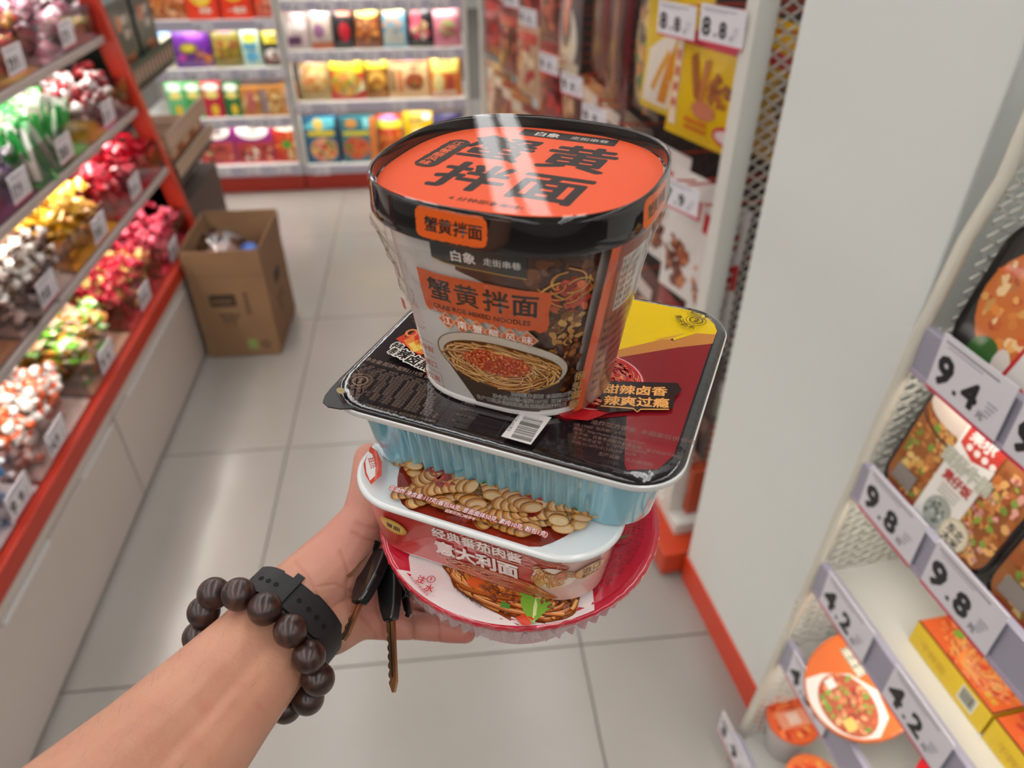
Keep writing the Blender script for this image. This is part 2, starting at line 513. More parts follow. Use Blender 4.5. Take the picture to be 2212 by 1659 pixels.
# bins with candies
M_BIN = clear_mat('bin_acrylic', 'eee6e6', .06, haze=.03, gain=.7)
M_WRAP = pmat('candy_wrapper', None, .3, coat=.6, crough=.12, bump=(160, .4, .003, 2))
rc = random.Random(11)
def candy_mesh(kind, pal, k):
    mb = MB(); r = random.Random(k*7+len(pal[0])); c = [hx(x) for x in pal]
    a, b = c[k % len(c)], c[(k+1) % len(c)]
    if kind == 'twist':      # wrapped sweet with fanned ends
        mb.ball((0, 0, 0), (.013, .0085, .0085), 8, 6, a)
        for s_ in (-1, 1):
            base = [(s_*.011, 0, 0)]
            rim = [(s_*(.022+.003*r.random()), .011*cos(2*pi*j/7)*r.uniform(.6, 1.1), .007*sin(2*pi*j/7)*r.uniform(.5, 1.1)) for j in range(7)]
            mb.add(base+rim, [(0, 1+j, 1+(j+1) % 7) for j in range(7)], b)
    elif kind == 'ball':
        mb.ball((0, 0, 0), (.012, .012, .0105), 9, 6, a)
        mb.ball((.002, .003, .006), (.008, .007, .006), 7, 5, b)
    elif kind == 'pillow':   # flat sealed sachet
        n = 5; vs = []; fs = []
        for sgn in (1, -1):
            o = len(vs)
            for i in range(n):
                for j in range(n):
                    x, y = -1+2*i/(n-1), -1+2*j/(n-1)
                    vs.append((x*.019, y*.013, sgn*.006*(1-x**4)*(1-y**2)+.0012*r.uniform(-1, 1)))
            for i in range(n-1):
                for j in range(n-1):
                    q = (o+i*n+j, o+(i+1)*n+j, o+(i+1)*n+j+1, o+i*n+j+1)
                    fs.append(q if sgn > 0 else q[::-1])
        mb.add(vs, fs, a)
        for i in range(len(mb.c)):
            if (i//4) % 4 in (1, 2) and r.random() < .6: mb.c[i] = b
    elif kind == 'stick':    # tall thin bag with coloured tube
        mb.box(-.006, .006, -.005, .005, -.06, .06, a); mb.box(-.012, .012, -.001, .001, .05, .075, b)
    elif kind == 'bar':
        mb.box(-.024, .024, -.008, .008, -.006, .006, a); mb.box(-.030, -.024, -.007, .007, -.001, .001, b); mb.box(.024, .030, -.007, .007, -.001, .001, b)
    return mb
def bin_(tier, y0, y1, what, kind, pal, n, price, tagy, label_c, zfill=.12, spread=1.0, second=None):
    z = .385 if tier == 0 else SH[tier-1][0]; x = -.928 if tier == 0 else SH[tier-1][1]-.004
    hw = (y1-y0)/2-.004; dp = .30; fh = .105 if tier == 0 else .095
    b = thing('candy_bin', 'clear bin of '+what, 'candy bin', (x, (y0+y1)/2, z+.001), LR, 'clear bins on the candy rack')
    MB().box(-hw, hw, 0, .003, 0, fh).obj('front_panel', M_BIN, b)
    for s_ in (-1, 1): MB().box(min(s_*hw, s_*(hw-.003)), max(s_*hw, s_*(hw-.003)), .003, dp, 0, fh*1.05).obj('side_panel', M_BIN, b)
    MB().add([(-hw+.003, .003, .004), (hw-.003, .003, .004), (hw-.003, dp, .055), (-hw+.003, dp, .055)], [(0, 1, 2, 3)], hx(pal[0])).obj('false_bottom', M_PLAIN, b)
    mbs = [candy_mesh(kind, pal, k) for k in range(3)]
    ms = [m.mesh('candy', M_WRAP, kind in ('twist', 'ball', 'pillow')) for m in mbs]
    spots = []
    for k in range(n*3):
        d = dp*rc.random()*.86+.020
        yy = rc.uniform(-hw+.024, hw-.024)
        zz = .014+.17*d+rc.random()*zfill
        if kind == 'stick': rot = (rc.uniform(-.3, .3), rc.uniform(-.35, .35), rc.uniform(0, 3)); zz = .07+.1*d
        else: rot = (rc.uniform(-.9, .9), rc.uniform(-.9, .9), rc.uniform(0, 6.28))
        spots.append((zz-.17*d, k % 3, (x-d, (y0+y1)/2+yy, z+zz), rot, rc.uniform(1.0, 1.4)*spread))
    spots.sort(key=lambda q: -q[0])
    fill = MB()
    for k, (q, v_, loc, rot, sc) in enumerate(spots):
        if k < 23:
            o = link('candy', ms[v_], None, loc, rot); o.scale = (sc, sc, sc)
            tag(o, label_c, 'candy', 'candies in the bin of '+what)
        else:
            n0 = len(fill.v); m = mbs[v_]
            fill.v += m.v; fill.f += [tuple(i+n0 for i in f) for f in m.f]; fill.c += m.c
            from mathutils import Euler
            M = Matrix.Translation(loc) @ Euler(rot).to_matrix().to_4x4() @ Matrix.Scale(sc, 4)
            fill.xf(M, n0)
    tag(fill.obj('candy_heap', M_WRAP, smooth=kind in ('twist', 'ball', 'pillow')), 'heap of '+what+' under the topmost pieces', 'candy', None, 'stuff')
    if price:
        price_tag(price, 'price tag '+price+' on the bin of '+what, (x+.007, tagy, z+.018), LR, .092, .068, radians(5), 'price tags on the candy bins')
bin_(0, .80, 1.28, 'white and blue wrapped sweets', 'twist', ('e8ecf0', '3a86c0', 'dfe6ea', '7ab4dc'), 95, '9.9', 1.19, 'white and blue twist wrapped sweet in the nearest bottom bin')
bin_(0, 1.28, 1.60, 'white and orange wrapped sweets', 'ball', ('f0e6da', 'e0602a', 'f4ece4', 'd85020'), 110, '14.9', 1.385, 'white and orange wrapped sweet in the bottom bin')
bin_(0, 1.60, 1.92, 'clear orange and green jellies', 'pillow', ('e8c8a8', 'e09038', '7ac43a', 'f0dcc8'), 95, '9.9', 1.72, 'clear jelly sachet with orange and green filling')
bin_(0, 1.92, 2.26, 'shiny red sweets with gold print', 'twist', ('c81c34', 'e02848', 'd8b060', 'b81830'), 95, '9.9', 2.055, 'shiny red sweet with gold ends in the bottom bin')
bin_(0, 2.26, 2.61, 'deep pink sweets at the far end', 'ball', ('d02848', 'b81838', 'e86078'), 90, '9.9', 2.38, 'deep pink wrapped sweet in the farthest bottom bin')
bin_(1, 1.12, 1.48, 'brown and yellow biscuit bars', 'bar', ('a06a3c', 'd8a848', '8a5428'), 60, None, 0, 'brown and yellow wrapped biscuit bar')
bin_(1, 1.48, 1.80, 'white and brown twisted toffees', 'twist', ('e0d4c8', '5a3828', 'f0e8de', '8a6a54'), 85, '19.8', 1.63, 'white and brown twist wrapped toffee', spread=1.2)
bin_(1, 1.80, 2.13, 'golden yellow wrapped sweets', 'pillow', ('e8a818', 'd89010', 'f0c040', 'c88008'), 90, '19.8', 1.98, 'golden yellow foil wrapped sweet')
bin_(1, 2.13, 2.61, 'glossy red foil sweets', 'pillow', ('c8142c', 'a81024', 'e03048'), 110, '9.9', 2.29, 'glossy red foil sweet on the lower shelf')
bin_(2, 1.30, 1.86, 'purple and grey wrapped sweets', 'twist', ('6a4a7c', '8a8088', '4a3058', 'b0a8b0'), 90, '17.9', 1.77, 'purple and grey twist wrapped sweet', spread=1.25)
bin_(2, 1.86, 2.22, 'green tipped snack sticks', 'stick', ('2c9a44', 'e8ece0', '38b050', 'd0c8b8'), 48, '20.8', 2.04, 'slim clear snack stick with green wrapper')
bin_(2, 2.22, 2.61, 'dark red and white sweets', 'ball', ('8a1c24', 'e8e0dc', 'a82430', 'd8ccc8'), 95, '11.9', 2.375, 'dark red and white wrapped sweet on the middle shelf')
bin_(3, 1.66, 2.18, 'gold coins and red ribbons', 'ball', ('a8783c', 'c8202c', 'c89a5c', '8a5c2c'), 85, '29.9', 2.03, 'gold foil sweet with red ribbon on the upper shelf', spread=1.15)
bin_(3, 2.18, 2.61, 'pink and white nougat', 'pillow', ('d8a8b4', 'f0eaec', 'c87890'), 80, '17.9', 2.36, 'pink and white nougat sachet on the upper shelf')

# ------------------------------------------------------------------ open carton on the floor
M_CARD = pmat('corrugated_card', '927050', .75, noise=(7, 4, '866546', .6))
ct = thing('cardboard_box', 'open brown cardboard box with black print standing in the aisle', 'box', (-.764, 2.53, 0), radians(-1.0))
bw, bd, bh, fl = .132, .172, .335, .098
mb = MB(); mb.box(-bw, bw, -bd, bd, .001, .006, hx('a07a52')); mb.obj('bottom', M_CARD, ct)
for nm, b in (('wall', (-bw, bw, -bd, -bd+.005)), ('wall', (-bw, bw, bd-.005, bd)), ('wall', (-bw, -bw+.005, -bd+.005, bd-.005)), ('wall', (bw-.005, bw, -bd+.005, bd-.005))):
    MB().box(*b, .001, bh, hx('a07a52')).obj(nm, M_CARD, ct)
def flap(pts, n):
    pts = [Vector(p) for p in pts]; n = Vector(n)
    MB().loft([[p for p in pts], [p+n*.004 for p in pts]], hx('a07a52')).obj('flap', M_CARD, ct)
flap([(-bw, -bd, bh), (bw, -bd, bh), (bw-.002, -bd-.006, bh+fl), (-bw-.003, -bd-.008, bh+fl)], (0, 1, 0))
flap([(-bw, bd, bh), (bw, bd, bh), (bw, bd+.010, bh+fl), (-bw, bd+.006, bh+fl)], (0, -1, 0))
flap([(bw, -bd, bh), (bw, bd, bh), (bw+.006, bd, bh+fl), (bw+.002, -bd, bh+fl)], (-1, 0, 0))
flap([(-bw, -bd, bh), (-bw, bd, bh), (-bw-.010, bd, bh+fl), (-bw-.004, -bd, bh+fl)], (1, 0, 0))
cv = Cv(step=2e-4, base=2e-4)
cv.rrect(-.075, .215, .015, .262, .004, '30241c'); cv.text('速溶豆奶', -.068, .229, .018, '8a6a48', .03)
for k in range(5): cv.text('箱', .045, .255-.018*k, .015, '30241c', .02)
cv.text('WORLD', -.055, .170, .020, '30241c', .03); cv.text('FOOD', -.045, .150, .018, '30241c', .03); cv.text('24 x 250', -.042, .132, .012, '4a3828', .01)
cv.rect(.02, .03, .055, .075, '8a9a58'); cv.ring(.085, .05, .013, .013, .005, '30241c')
cv.rect(-.132, .334, .132, .337, '7a5a3a')
cv.obj('front_print', front(-bd, 0), pmat('box_ink', None, .7), ct)
cv = Cv(step=2e-4, base=2e-4)
cv.rrect(-.05, .225, .05, .275, .02, '3a2c22'); cv.text('WORLD', -.06, .160, .026, '30241c', .03); cv.text('箱 24', -.05, .12, .022, '30241c', .02)
cv.obj('side_print', lambda x, y, h: (bw+h, x, y), MATS['box_ink'], ct)
# crumpled clear bag and wrappers inside
mb = MB(); rg = random.Random(8)
def crumple(cx, cy, cz, r, zr, seed, col):
    q = random.Random(seed); m = MB().ball((0, 0, 0), (r, r, zr), 18, 12, col)
    m.v = [(cx+x*(1+q.uniform(-.16, .16)), cy+y*(1+q.uniform(-.16, .16)), cz+z*(1+q.uniform(-.2, .2))) for x, y, z in m.v]
    return m
bag = crumple(-.805, 2.52, .355, .085, .080, 3, hx('d8c8c0')).obj('plastic_bag', clear_mat('bag_film', 'e4d8d4', .12, haze=.16, gain=.8), smooth=True)
tag(bag, 'crumpled clear plastic bag inside the open cardboard box', 'plastic bag')
MB().ball((-.805, 2.52, .345), (.06, .07, .04), 12, 8, hx('cdb8b0')).obj('crumpled_film', pmat('milky_film', 'cdbab4', .4), bag, smooth=True)
for nm, col, cx, cy, lab in (('wrapper', '3a6ac0', -.71, 2.52, 'crumpled blue wrapper inside the open cardboard box'), ('wrapper', 'd86a34', -.725, 2.46, 'crumpled orange wrapper inside the open cardboard box')):
    o = crumple(cx, cy, .36, .032, .02, int(cx*100), hx(col)).obj(nm, M_WRAP, smooth=True); tag(o, lab, 'wrapper', 'rubbish in the open box')
MB_ = MB().box(-.875, -.65, 2.39, 2.67, .008, .25, hx('6a4c34')).obj('packing_paper', pmat('packing_paper', '6a4c34', .8)); tag(MB_, 'brown packing paper filling the open cardboard box', 'packing paper')
# ------------------------------------------------------------------ packets and cartons
def paint(ops, W, H, step=1.5e-4, seed=1):
    cv = Cv(step=step, base=step); r = random.Random(seed); h = W/2
    for o in ops:
        k = o[0]
        if k == 'r': cv.rect(o[1]*h, o[2]*H, o[3]*h, o[4]*H, o[5])
        elif k == 'e': cv.ell(o[1]*h, o[2]*H, o[3]*h, o[4]*H, o[5], 20)
        elif k == 'p': cv.poly([(x*h, y*H) for x, y in o[1]], o[2])
        elif k == 't': cv.text(o[1], o[2]*h, o[3]*H, o[4]*H, o[5], .03, align='c', res=1, sx=o[6] if len(o) > 6 else 1)
        elif k == 'f': bits(cv, r, o[1]*h, o[2]*H, o[3]*h, o[4]*H, o[6] if len(o) > 6 else 26, min(o[3]*h, o[4]*H)*.32, o[5], step=step*.08)
        elif k == 'n': strands(cv, r, o[1]*h, o[2]*H, o[3]*h, o[4]*H, o[6] if len(o) > 6 else 34, min(o[3]*h, o[4]*H)*.13, o[5])
    return cv
_seed = [0]
def pouch(name, label, cat, W, H, D, base, ops, loc, rz=0, group=None, tilt=0, yaw=0, mat=None, part='front_print', roll=0):
    """soft sealed bag standing on its bottom edge, front towards -y"""
    _seed[0] += 1
    t = thing(name, label, cat, loc, rz+yaw, group); t.rotation_euler = (tilt, roll, rz+yaw)
    n = 9
    def bulge(x, z):
        x = min(1, abs(x)); v = min(1, max(0, (z-.05)/.88))
        return (1-x**2.4)*(max(0, sin(pi*v**.85))**.55)
    vs = []; fs = []
    for sg in (-1, 1):
        o = len(vs)
        for i in range(n):
            for j in range(n):
                x, z = -1+2*i/(n-1), j/(n-1)
                pin = 1-.05*sin(pi*z)*abs(x)
                vs.append((x*W/2*pin, sg*(D/2*bulge(x, z)+.0006), z*H))
        for i in range(n-1):
            for j in range(n-1):
                q = (o+i*n+j, o+(i+1)*n+j, o+(i+1)*n+j+1, o+i*n+j+1)
                fs.append(q if sg < 0 else q[::-1])
    m = mat or M_FOIL
    MB().add(vs, fs, hx(base)).obj('pouch', m, t, smooth=True)
    if ops:
        cv = paint(ops, W, H, seed=_seed[0])
        def fn(x, y, h):
            a, z = x/(W/2), y/H; pin = 1-.05*sin(pi*max(0, min(1, z)))*abs(a)
            return (x*pin, -(D/2*bulge(a, z)+.0016+h), y)
        cv.obj(part, fn, m, t, cutx=W/8, cuty=H/8, smooth=True)
    return t
def carton(name, label, cat, W, H, D, base, ops, loc, rz=0, group=None, tilt=0, top=None, side=None, mat=None, yaw=0):
    """stiff box, front towards -y"""
    _seed[0] += 1
    t = thing(name, label, cat, loc, rz+yaw, group); t.rotation_euler = (tilt, 0, rz+yaw)
    MB().box(-W/2, W/2, 0, D, 0, H, hx(base)).obj('carton', mat or M_PRINT, t, bevel=.0015)
    if ops: paint(ops, W, H, seed=_seed[0]).obj('front_print', front(0, 0), mat or M_PRINT, t)
    if top: paint(top, W, D, seed=_seed[0]+50).obj('top_print', lambda x, y, h: (x, y, H+h), mat or M_PRINT, t)
    if side: paint(side, D, H, seed=_seed[0]+90).obj('side_print', lambda x, y, h: (W/2+h, D/2+x, y), mat or M_PRINT, t)
    return t

# ------------------------------------------------------------------ card display stand past the candy rack
ds = thing('display_stand', 'dark brown cardboard display stand behind the red rack post', 'display stand', (0, 0, 0))
M_DK = pmat('dark_board', '54463e', .6); M_LIP = pmat('printed_lip', None, .5)
def tray_(z0, z1, x1, y0, lipz, lipcol, dots, zf):
    b = MB().box(-1.30, x1, y0, y0+.012, z0, z1, hx('54463e')).obj('end_board', M_DK, ds)
    MB().box(-1.30, x1-.006, y0+.012, 3.25, zf-.008, zf, hx('6a5444')).obj('tray_floor', M_DK, ds)
    l = MB().box(x1-.006, x1, y0+.012, 3.25, lipz[0], lipz[1], hx(lipcol)).obj('lip', M_LIP, ds)
    cv = Cv(step=3e-4, base=3e-4); cv.rect(y0+.014, lipz[0]+.003, 3.248, lipz[1]-.003, lipcol)
    k = y0+.03
    while k < 3.22:
        cv.ell(k, (lipz[0]+lipz[1])/2-.004, .011, (lipz[1]-lipz[0])*.36, dots, 12); k += .042
    cv.obj('lip_print', lambda x, y, h: (x1+h, x, y), M_LIP, l)
tray_(.755, .925, -1.02, 2.70, (.870, .945), '2c4434', 'd0a898', .86)
tray_(.440, .640, -.958, 2.70, (.655, .720), 'b8a08a', 'd8b8a0', .60)
tray_(.440, .600, -.948, 2.70, (.560, .610), 'b09880', 'd8b8a0', .54)
MB().box(-1.30, -.97, 2.712, 3.25, .0, .44, hx('4a3c34')).obj('base_board', M_DK, ds)
MB().box(-1.30, -1.28, 2.70, 3.25, .44, 1.4, hx('4a3c34')).obj('back_board', M_DK, ds)
for k in range(2):
    carton('juice_carton', ('dark green drink carton nearest the red post on the display stand', 'dark green drink carton farther back on the display stand')[k], 'carton', .20, .27, .15, '22352a', [('e', -.3, .75, .3, .1, 'b86a3c'), ('t', '椰子', .3, .72, .12, 'e0d0c0'), ('t', '果汁', .3, .56, .12, 'e0d0c0'), ('f', -.1, .22, .7, .18, ('c86a34', 'a85428', 'd88848')), ('r', -1, 0, 1, .04, '8a4a24')], (-1.04, 2.83+.23*k, .862), LR, 'green cartons on the display stand')
for k in range(3):
    carton('snack_carton', ('tan and orange snack carton nearest on the lower display tray', 'tan and orange snack carton in the middle of the lower display tray', 'tan and orange snack carton at the far end of the lower display tray')[k], 'carton', .15, .055, .2, 'a8744a', [('r', -.9, .1, .9, .8, 'b8602c'), ('t', '麦丽素', 0, .3, .45, 'f0d8b8')], (-.975, 2.80+.165*k, .602), LR, 'snack cartons on the lower display tray')
carton('red_packet_box', 'flat red and white packet on the floor behind the cardboard box', 'carton', .16, .045, .12, 'b8283c', [('r', -.9, .25, .9, .8, 'd86878'), ('t', '喜糖', 0, .3, .4, 'f0e0e0')], (-.93, 2.95, .001), 0)
# ------------------------------------------------------------------ back wall shelving
def gondola(name, label, x0, x1, levels, deck, plinth_seam=None):
    g = thing(name, label, 'shelf unit', ((x0+x1)/2, 4.05, 0)); h = (x1-x0)/2
    MB().box(-h, h, -.01, .45, 0, .085, hx('b02c1c')).obj('plinth', pmat('red_plinth', 'b03020', .4), g, bevel=.003)
    MB().box(-h, h, .0, .45, .085, deck, hx('dcd8d6')).obj('deck', M_WHITE, g)
    MB().box(-h, h, .45, .47, .05, 1.75, hx('b8b2ac')).obj('back_panel', pmat('shelf_back', 'b0a8a2', .6), g)
    M_RAIL = pmat('price_rail', 'c2bcca', .3, coat=.3)
    MB().box(-h+.004, h-.004, -.012, 0, .088, deck+.004).obj('price_rail', M_RAIL, g)
    for z in levels:
        s_ = MB().box(-h+.004, h-.004, .012, .45, z-.02, z, hx('dcd8d6')).obj('shelf', M_WHITE, g)
        MB().box(-h+.004, h-.004, 0, .012, z-.044, z+.004).obj('price_rail', M_RAIL, s_, bevel=.001)
        MB().box(-h+.03, h-.03, .03, .05, z-.026, z-.0205).obj('light_strip', pmat('shelf_led', 'ffffff', .5, emit=('fff8f0', 22)), s_)
    for x in (-h, h-.02):
        MB().box(x, x+.02, -.004, .03, .085, 1.75).obj('post', M_WHITE, g)
    return g
gondola('gondola_shelf', 'white shelving with food bags, left half of the back wall', -1.56, -.748, (.395, .640, .866, 1.11), .142)
gondola('gondola_shelf', 'white shelving with food bags, right half of the back wall', -.742, .186, (.461, .713, .945, 1.18), .128)
FOOD = ('c8843c', 'a85a28', 'e0a858', '8a3c20', 'd87040')
RICE = ('d8b070', 'b8823c', 'e8cc90', '9c5a2c')
MEAT = ('a8402c', '7c2a20', 'c86848', 'e09878', '5a1c18')
def bp(row, z, items):
    for i, (x, W, H, base, ops, label, kind) in enumerate(items):
        f = pouch if kind == 'p' else carton
        D = .045 if kind == 'p' else .06
        f('food_bag' if kind == 'p' else 'food_carton', label, 'food bag' if kind == 'p' else 'food carton', W*1.06, H*1.12, D*1.2, base, ops, (x, 4.05+(.075 if kind == 'p' else .05), z+.001), 0, row, tilt=radians(-9) if kind == 'p' else radians(-4), yaw=radians(((i*37+len(label)*11) % 13)-6)*(1 if kind == 'p' else .3))
bp('bags on the back shelf, left bottom row', .142, [
 (-1.202, .184, .20, '7a2468', [('r', -.95, .0, .95, .52, 'b84a44'), ('e', 0, .78, .86, .2, 'f0e4dc'), ('t', '意面酱', 0, .72, .13, '2a1c1c'), ('f', 0, .26, .8, .2, MEAT+('e0d0b8', '6a8a3c')), ('r', -.98, 0, .98, .05, 'c84a6a')], 'white and purple food box nearest the cardboard display on the bottom shelf', 'c'),
 (-.999, .19, .20, '8a2870', [('r', -.95, .0, .95, .5, 'a83c38'), ('e', 0, .77, .84, .2, 'f4ece6'), ('t', '肉酱', 0, .72, .12, '9a948c'), ('f', .1, .24, .78, .2, MEAT+('f0e4d0',)), ('r', -.98, 0, .98, .05, 'd05a70')], 'white and purple food box, second on the bottom shelf', 'c'),
 (-.812, .157, .20, 'b83424', [('e', 0, .86, .9, .13, 'f0ead8'), ('t', '番茄', 0, .82, .11, '3a3028'), ('f', 0, .38, .85, .26, ('e08838', 'e8b050', 'f0d8a0', 'd86030')), ('e', -.15, .42, .3, .1, '4c9a38'), ('f', .2, .14, .7, .1, ('f0e4b0', 'd8a850'))], 'orange and cream food box with green herbs on the bottom shelf', 'c')])
bp('bags on the back shelf, right bottom row', .128, [
 (-.634, .185, .22, '2c6484', [('p', [(-1, .78), (-.2, .98), (1, 1), (1, .8), (0, .7)], '68c8d4'), ('e', -.1, .84, .28, .13, 'f0d068'), ('r', -.7, .60, .75, .70, 'e8d020'), ('e', .1, .30, .78, .26, 'e8a888'), ('f', .1, .30, .62, .2, ('d84028', 'e8863c', 'f0c060', '6a8a3c')), ('r', .82, 0, 1, 1, '1c3c58')], 'turquoise instant meal box with a round food photo on the bottom shelf', 'c'),
 (-.427, .177, .215, '2c7480', [('e', -.4, .86, .35, .1, 'c88a3c'), ('r', -.9, .60, .6, .69, 'd8c820'), ('e', -.2, .32, .75, .25, 'd8643c'), ('f', -.2, .32, .6, .2, ('c8281c', 'e8863c', '6a8a3c')), ('p', [(.55, 0), (1, 0), (1, 1), (.7, 1)], 'e08030'), ('r', .3, .75, .62, .98, '88dce0')], 'teal instant meal box with orange edge on the bottom shelf', 'c'),
 (-.26, .137, .215, 'c8441c', [('r', -1, .7, 1, .88, 'e8d838'), ('e', 0, .92, .8, .07, 'c860b0'), ('f', 0, .36, .9, .3, ('c86028', 'e08838', 'a83c20'))], 'orange and yellow snack bag with pink top on the bottom shelf', 'p'),
 (-.103, .156, .225, 'd8b010', [('t', '玉米片', 0, .76, .14, '5a4a08'), ('e', .1, .45, .6, .2, 'f0e4a8'), ('f', 0, .2, .8, .16, ('d89a20', 'c87818')), ('e', .6, .9, .3, .08, 'f0f0e0')], 'yellow corn snack bag on the bottom shelf', 'p'),
 (.065, .155, .21, '2a2458', [('r', -1, .3, 1, .5, '8a2c24'), ('e', 0, .7, .6, .12, 'c84a38')], 'dark navy snack bag half behind the noodle cup lid', 'p')])
CUPG = [('e', 0, .86, .85, .12, 'e8f0e0'), ('e', 0, .64, .7, .1, 'e8d878'), ('e', .1, .22, .4, .16, 'e8c030')]
bp('cups on the back shelf, left second row', .395, [
 (-1.347, .084, .155, '6ab87c', CUPG, 'pale green oatmeal cup, first in the second row', 'c'),
 (-1.258, .085, .155, '3a9a50', CUPG, 'green oatmeal cup, second in the second row', 'c'),
 (-1.163, .094, .155, 'b8283c', CUPG, 'red oatmeal cup in the second row', 'c'),
 (-1.062, .081, .15, '2c6a3c', CUPG, 'dark green oatmeal cup, last of the cups in the second row', 'c'),
 (-.971, .09, .13, 'b07838', [('f', 0, .5, .9, .4, RICE), ('r', -.35, .15, .45, .85, 'b8605c')], 'brown snack box with pink panel in the second row', 'c'),
 (-.871, .091, .13, 'a87030', [('f', 0, .5, .9, .4, RICE), ('r', -.9, .1, -.3, .9, '8a7880')], 'brown snack box with grey panel in the second row', 'c'),
 (-.772, .094, .135, 'b87c3c', [('f', 0, .5, .95, .4, RICE), ('r', -.4, .12, .5, .9, 'd8a890'), ('e', .05, .5, .3, .22, '7a94a8')], 'brown snack box with blue emblem in the second row', 'c')])
bp('bags on the back shelf, right second row', .461, [
 (-.626, .155, .205, 'a8905c', [('e', 0, .5, .75, .36, 'c8a060'), ('f', 0, .46, .7, .34, RICE+('c86a28',)), ('e', .1, .82, .25, .07, 'd87838'), ('r', -1, .9, 1, 1, 'd8d0b8')], 'clear bag of brown noodles in the second row', 'p'),
 (-.454, .175, .21, 'b82420', [('p', [(-1, .62), (.9, .55), (.9, .98), (-1, .98)], 'e8d828'), ('t', '咖喱', .2, .74, .15, '6a5a08'), ('e', -.1, .36, .85, .3, 'd8a030'), ('f', -.1, .36, .75, .24, ('c87c28', 'e8c060', '7a9a3c', 'e0a0a0')), ('p', [(.3, .1), (1, .2), (.9, .45)], 'e8e0b0')], 'yellow and red curry bag in the second row', 'p'),
 (-.298, .116, .20, '8a5c1c', [('r', -1, .66, 1, .95, 'e0d028'), ('t', '咖喱', 0, .74, .13, '6a5a08'), ('e', 0, .4, .8, .2, 'd8a848'), ('f', 0, .25, .8, .2, ('b87428', '7a4818'))], 'narrow yellow and brown curry bag in the second row', 'p'),
 (-.131, .205, .225, 'e0b884', [('r', -.75, .72, .8, .90, '443a8c'), ('t', '仙贝', 0, .75, .11, 'e8d8c8'), ('r', -.8, .66, .85, .70, 'd0602c'), ('r', -.55, .1, -.3, .56, 'd08048'), ('r', -.9, .12, -.68, .56, '8a6c48'), ('e', .3, .32, .48, .17, '9c5434'), ('f', .3, .32, .42, .15, ('c86038', '8a4a28', '7a8a3c')), ('t', '香辣', .3, .55, .09, '6a5a38')], 'cream and purple rice cracker bag, largest in the second row', 'p'),
 (.068, .165, .215, 'd8782c', [('p', [(-.85, .5), (.8, .5), (.9, .95), (-.9, .95)], 'f0e070'), ('t', '鸡蛋', 0, .66, .16, '7a6a30'), ('e', -.5, .3, .35, .2, 'e0d088'), ('r', .0, .15, .5, .45, 'b04a38'), ('r', -.9, .02, .6, .12, 'e8c8b0')], 'orange and yellow snack bag next to the white post in the second row', 'p')])
bp('bags on the back shelf, left third row', .640, [
 (-1.355, .117, .19, 'd8d4b8', [('p', [(-1, .6), (1, .75), (1, .98), (-1, .9)], '5a8cc0'), ('p', [(-1, .2), (1, .4), (1, .6), (-1, .45)], 'd8b838'), ('f', 0, .2, .8, .15, ('c8a878', '4a6ca0'))], 'blue, white and yellow snack bag beside the display stand in the third row', 'p'),
 (-1.208, .177, .19, '5c1c84', [('e', .2, .72, .5, .14, '8a3cb0'), ('e', -.2, .42, .5, .12, '8a7a28'), ('t', '紫薯', -.2, .38, .11, 'd8c838'), ('f', .5, .2, .45, .16, ('b86030', 'c88840')), ('e', -.6, .22, .25, .08, 'b84a9c')], 'shiny purple snack bag in the third row', 'p'),
 (-1.037, .137, .185, '7a7028', [('e', 0, .8, .5, .08, '7a2c28'), ('f', 0, .36, .8, .3, ('9c7c28', 'b89838', '8a4c28', '6a5c20'))], 'olive brown snack bag in the third row', 'p'),
 (-.918, .092, .195, 'b8d0c0', [('r', -1, .82, 1, 1, 'a0e8c0'), ('e', 0, .6, .7, .12, 'b8c040'), ('r', -.8, .35, .6, .5, '4c8ca8'), ('e', 0, .2, .7, .12, '68b8d8')], 'pale green and blue packet in the third row', 'p'),
 (-.803, .115, .17, '2c2420', [('r', -1, .55, 1, .92, 'c8b820'), ('t', '红豆', 0, .64, .17, '3a3008'), ('e', 0, .28, .9, .14, 'e8e0d8'), ('f', 0, .18, .8, .14, ('7a2c20', '9c4030'))], 'yellow and dark red bean packet in the third row', 'p')])
